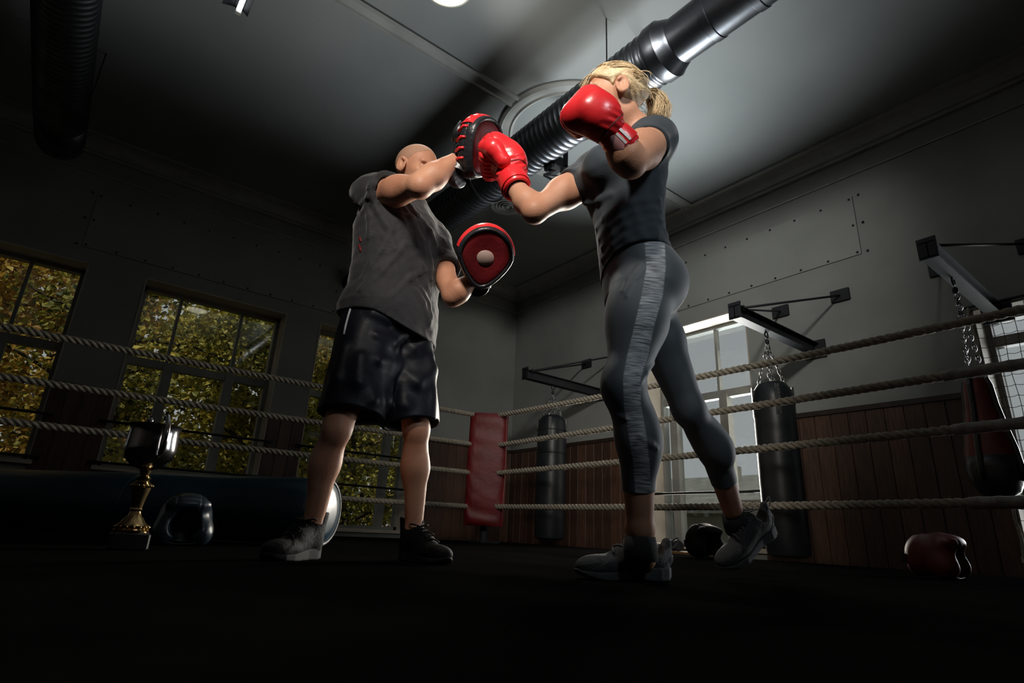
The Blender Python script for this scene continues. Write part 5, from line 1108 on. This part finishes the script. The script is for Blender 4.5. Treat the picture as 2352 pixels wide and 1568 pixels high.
cup = MB().lathe([(0.022, 0.262), (0.050, 0.272), (0.072, 0.296), (0.080, 0.330), (0.078, 0.365), (0.076, 0.395), (0.082, 0.408), (0.084, 0.412), (0.080, 0.412), (0.073, 0.395), (0.074, 0.365), (0.075, 0.330), (0.066, 0.300), (0.04, 0.282), (0, 0.278)], tw, n=40).build('cup', M['silver'], t, smooth=True, sharp=50)
for sgn in (-1, 1):
    ax = RH * 0.75 * sgn + FH * 0.66 * -sgn
    P = [tw + ax * (0.078 + dx) + np.array([0, 0, z]) for dx, z in ((-0.004, 0.30), (0.016, 0.302), (0.036, 0.325), (0.040, 0.36), (0.034, 0.40), (0.018, 0.435), (0.0, 0.448), (-0.012, 0.438), (-0.008, 0.425))]
    MB().tube(P, [0.004, 0.006, 0.008, 0.009, 0.009, 0.008, 0.007, 0.006, 0.005], 10).build('handle', M['silver'], cup, smooth=True)

# long blue bag lying on the canvas
a_, b_ = to_world(np.array([-0.90, 3.03, 0.169])), to_world(np.array([-3.35, 3.56, 0.169])); ax = nrm(b_ - a_); Lb = np.linalg.norm(b_ - a_)
t = thing('lying_bag', 'long dark blue vinyl bag lying on the canvas behind the trophy', 'punch bag', [(a_[0] + b_[0]) / 2, (a_[1] + b_[1]) / 2, 0.0])
prof = [(0.0, 0.0), (0.10, 0.0), (0.145, 0.006), (0.160, 0.022)] + [(0.165 + 0.0018 * math.sin(q * 7.3) * math.sin(q * 2.1), q) for q in np.linspace(0.05, Lb - 0.05, 60)] + [(0.155, Lb - 0.02), (0.10, Lb), (0, Lb)]
MB().lathe(prof, a_, ax, 40).build('cover', M['blue'], t, smooth=True, sharp=50)
mb = MB(); mb.torus(a_ + ax * 0.012, ax, 0.158, 0.008, 40, 8); mb.build('end_piping', mat('piping_grey', (0.25, 0.26, 0.27), 0.5, col2=(0.15, 0.16, 0.17), scale=30), t, smooth=True)
MB().torus(a_ + ax * 1.1, ax, 0.1655, 0.004, 40, 6).build('seam', M['blue'], t, smooth=True)

# low bench with dumbbells below the bright window
t = thing('low_bench', 'low wooden bench under the bright window', 'bench', (5.15, 3.75, ZF))
wood = mat('bench_wood', (0.20, 0.10, 0.04), 0.55, col2=(0.13, 0.065, 0.028), scale=10, stretch=(8, 1, 8))
MB().bbox((4.98, 3.20, -0.03), (5.32, 4.40, 0.01), 0.006).build('seat_plank', wood, t)
for y in (3.3, 4.3):
    for x in (5.02, 5.28): MB().box((x - 0.025, y - 0.025, ZF), (x + 0.025, y + 0.025, -0.03)).build('leg', wood, t)
for k, y in enumerate((3.50, 3.78, 4.02, 4.24)):
    t = thing('dumbbell', ['black dumbbell at the near end of the low bench', 'second black dumbbell along the low bench', 'third black dumbbell along the low bench', 'black dumbbell at the far end of the low bench'][k], 'dumbbell', (5.12, y, 0.01), 'dumbbells on the low bench')
    d_ = np.array([0.6, 0.8 if k % 2 else -0.8, 0]); c_ = np.array([5.12, y, 0.065])
    MB().cyl(c_ - d_ * 0.09, c_ + d_ * 0.09, 0.014, n=12).build('grip', M['chrome'], t, smooth=True)
    for s_ in (-1, 1): MB().lathe([(0, 0), (0.045, 0), (0.055, 0.01), (0.055, 0.045), (0.045, 0.055), (0, 0.055)], c_ + d_ * s_ * 0.055, d_ * s_, 16).build('weight', M['iron'], t, smooth=True, sharp=40)

# net hung before the near window
t = thing('window_net', 'knotted protective net hanging before the near bright window', 'net', (XC - 0.03, 0.34, 0.10))
mb = MB(); ys = np.arange(-0.45, 1.14, 0.083); zs = np.arange(0.12, 2.04, 0.083)
for y in ys: mb.tube([(XC - 0.03 + 0.004 * math.sin(9 * z + 5 * y), y + 0.006 * math.sin(11 * z + 4 * y), z) for z in np.arange(0.10, 2.05, 0.0415)], 0.0022, 4)
for z in zs: mb.tube([(XC - 0.03 + 0.004 * math.sin(7 * y), y, z - 0.010 * abs(math.sin(math.pi * (y + 0.45) / 0.083))) for y in np.arange(-0.45, 1.14, 0.02075)], 0.0022, 4)
o = mb.build('cords', M['net'], t); o['kind'] = 'stuff'
MB().tube([(XC - 0.03, 1.14 + 0.005 * math.sin(20 * z), z) for z in np.arange(0.1, 2.06, 0.03)], 0.012, 6).build('edge_rope', M['rope'], t, smooth=True)
mb = MB(); mb.tube([(XC - 0.03, y, 2.05) for y in (-0.5, 1.2)], 0.010, 6); mb.build('top_rod', M['iron'], t)

# ================================================================== outdoors
def leaf_mat(name, cols):
    m = bpy.data.materials.new(name); m.use_nodes = True; nt = m.node_tree; N = nt.nodes; b = N['Principled BSDF']; b.inputs['Roughness'].default_value = 0.6
    at = N.new('ShaderNodeAttribute'); at.attribute_name = 'tone'; cr = N.new('ShaderNodeValToRGB'); cr.color_ramp.elements[0].color = (*cols[0], 1); cr.color_ramp.elements[1].color = (*cols[-1], 1)
    for i, c in enumerate(cols[1:-1]): e = cr.color_ramp.elements.new((i + 1) / (len(cols) - 1)); e.color = (*c, 1)
    nt.links.new(at.outputs['Fac'], cr.inputs[0]); nt.links.new(cr.outputs[0], b.inputs['Base Color'])
    tr = N.new('ShaderNodeBsdfTranslucent'); nt.links.new(cr.outputs[0], tr.inputs[0]); mx = N.new('ShaderNodeMixShader'); mx.inputs[0].default_value = 0.35
    nt.links.new(b.outputs[0], mx.inputs[1]); nt.links.new(tr.outputs[0], mx.inputs[2]); nt.links.new(mx.outputs[0], N['Material Output'].inputs[0]); return m
M['leaf_a'] = leaf_mat('autumn_leaves', [(0.05, 0.06, 0.012), (0.20, 0.20, 0.035), (0.46, 0.40, 0.07), (0.55, 0.40, 0.05)])
M['leaf_b'] = leaf_mat('orange_leaves', [(0.06, 0.05, 0.012), (0.30, 0.17, 0.03), (0.50, 0.28, 0.04), (0.42, 0.36, 0.06)])
def tree(x, y, hgt, spread, nleaf, size, lab, m, seed, base=-0.9, low=0.6):
    rg = np.random.default_rng(seed); t = thing('tree', lab, 'tree', (x, y, base), 'autumn trees outside the windows')
    top = np.array([x + rg.normal(0, 0.4), y + rg.normal(0, 0.3), base + hgt]); B0 = np.array([x, y, base]); tk = [B0 + (top - B0) * q + np.array([0.12 * math.sin(4 * q + seed), 0.1 * math.sin(3 * q), 0]) for q in np.linspace(0, 1, 9)]
    MB().tube(tk, np.linspace(0.17, 0.03, 9), 10).build('trunk', M['bark'], t, smooth=True)
    ctr = []
    for k in range(16):
        q = 0.12 + 0.82 * (k + rg.random()) / 16; p0 = B0 + (top - B0) * q; a = k * 2.4 + rg.normal(0, 0.3); L_ = spread * (1.1 - 0.6 * q) * rg.uniform(0.7, 1.1)
        d_ = np.array([math.cos(a), math.sin(a), rg.uniform(-0.05, 0.7)]); pts = [p0 + d_ * L_ * s_ + np.array([0, 0, 0.25 * s_ * (1 - s_) * L_ - 0.12 * s_ * s_ * L_]) + rg.normal(0, 0.03, 3) for s_ in np.linspace(0, 1, 7)]
        MB().tube(pts, np.linspace(0.055 * (1.1 - q * 0.6), 0.008, 7), 7).build('branch', M['bark'], t, smooth=True)
        for s_ in pts[2:]: ctr += [s_ + rg.normal(0, 0.18, 3) for _ in range(3)]
    ctr = np.array(ctr); c = ctr[rg.integers(0, len(ctr), nleaf)] + rg.normal(0, 0.26, (nleaf, 3)) * np.array([1, 1, 0.8]); c[:, 2] = np.maximum(c[:, 2], base + low)
    n_ = rg.normal(0, 1, (nleaf, 3)) + np.array([0, 0, 0.6]); n_ /= np.linalg.norm(n_, axis=1, keepdims=True); u = np.cross(n_, rg.normal(0, 1, (nleaf, 3))); u /= np.linalg.norm(u, axis=1, keepdims=True); w = np.cross(n_, u)
    sz = (size * rg.uniform(0.6, 1.25, nleaf))[:, None]
    sh = [(-0.5, 0, 0.0), (-0.18, 0.42, 0.09), (0.12, 0.30, 0.07), (0.55, 0.0, -0.05), (0.12, -0.30, 0.07), (-0.18, -0.42, 0.09)]
    V_ = np.stack([c + sz * (a0 * u + a1 * w + a2 * n_) for a0, a1, a2 in sh], 1).reshape(-1, 3); i6 = np.arange(nleaf)[:, None] * 6
    F_ = np.concatenate([i6 + np.array([[0, 3, 2, 1]]), i6 + np.array([[0, 5, 4, 3]])]).tolist()
    o = mk('foliage', V_, F_, m, t); o['kind'] = 'stuff'; cl = np.sin(c[:, 0] * 2.3 + seed) * np.sin(c[:, 2] * 2.9) * 0.22
    set_attr(o, 'tone', np.repeat(np.clip(rg.beta(2, 2, nleaf) + cl, 0, 1), 6))
for i, (x, y, hgt, sp, nl_, sz, lab, mm) in enumerate([(-1.7, 10.4, 6.2, 2.0, 15000, 0.088, 'orange leaved tree outside the leftmost window', 'leaf_b'), (0.35, 10.0, 6.5, 1.7, 9000, 0.088, 'leaning dark tree at the left half of the middle window', 'leaf_a'), (2.3, 10.6, 6.6, 2.1, 21000, 0.092, 'dense yellow green tree filling the middle window', 'leaf_a'),
        (4.3, 10.8, 6.0, 2.0, 15000, 0.088, 'yellowing tree outside the glazed door behind the trainer', 'leaf_a'), (6.6, 12.5, 6.0, 2.2, 9000, 0.10, 'olive tree further right beyond the glazed door', 'leaf_a'), (-0.4, 14.5, 6.6, 2.7, 13000, 0.15, 'tall orange tree far behind the leftmost window', 'leaf_b'), (2.9, 15.0, 7.0, 2.9, 15000, 0.15, 'tall golden tree far behind the middle window', 'leaf_a'), (6.2, 16.0, 6.6, 2.8, 12000, 0.15, 'tall golden tree far behind the glazed door', 'leaf_b')]):
    tree(x, y, hgt, sp, nl_, sz, lab, M[mm], 11 + i)
# low neighbouring house seen through the bright window
hm = mat('render_wall', (0.20, 0.20, 0.18), 0.9, col2=(0.16, 0.16, 0.145), scale=2); rm = mat('roof_sheet', (0.15, 0.155, 0.14), 0.8, col2=(0.11, 0.115, 0.10), scale=3)
t = thing('house', 'low pale house beyond the yard seen through the bright window', 'house', (15.5, 10.5, -0.9))
MB().box((13.5, 7.0, -0.9), (18.0, 14.0, 0.9)).build('wall', hm, t)
MB().prof([(-0.4, 0.9), (2.25, 2.0), (4.9, 0.9), (4.9, 0.8), (2.25, 1.85), (-0.4, 0.8)], (13.5, 6.7, 0), (13.5, 14.3, 0), (1, 0, 0), (0, 0, 1)).build('roof', rm, t)
MB().box((13.47, 8.4, -0.2), (13.52, 9.2, 0.5)).build('window', M['glass'], t)
MB().box((13.44, 8.3, -0.28), (13.5, 9.3, -0.2)).build('window_sill', M['trim'], t)
MB().box((15.0, 9.0, 1.2), (15.4, 9.4, 2.2)).build('chimney', hm, t)
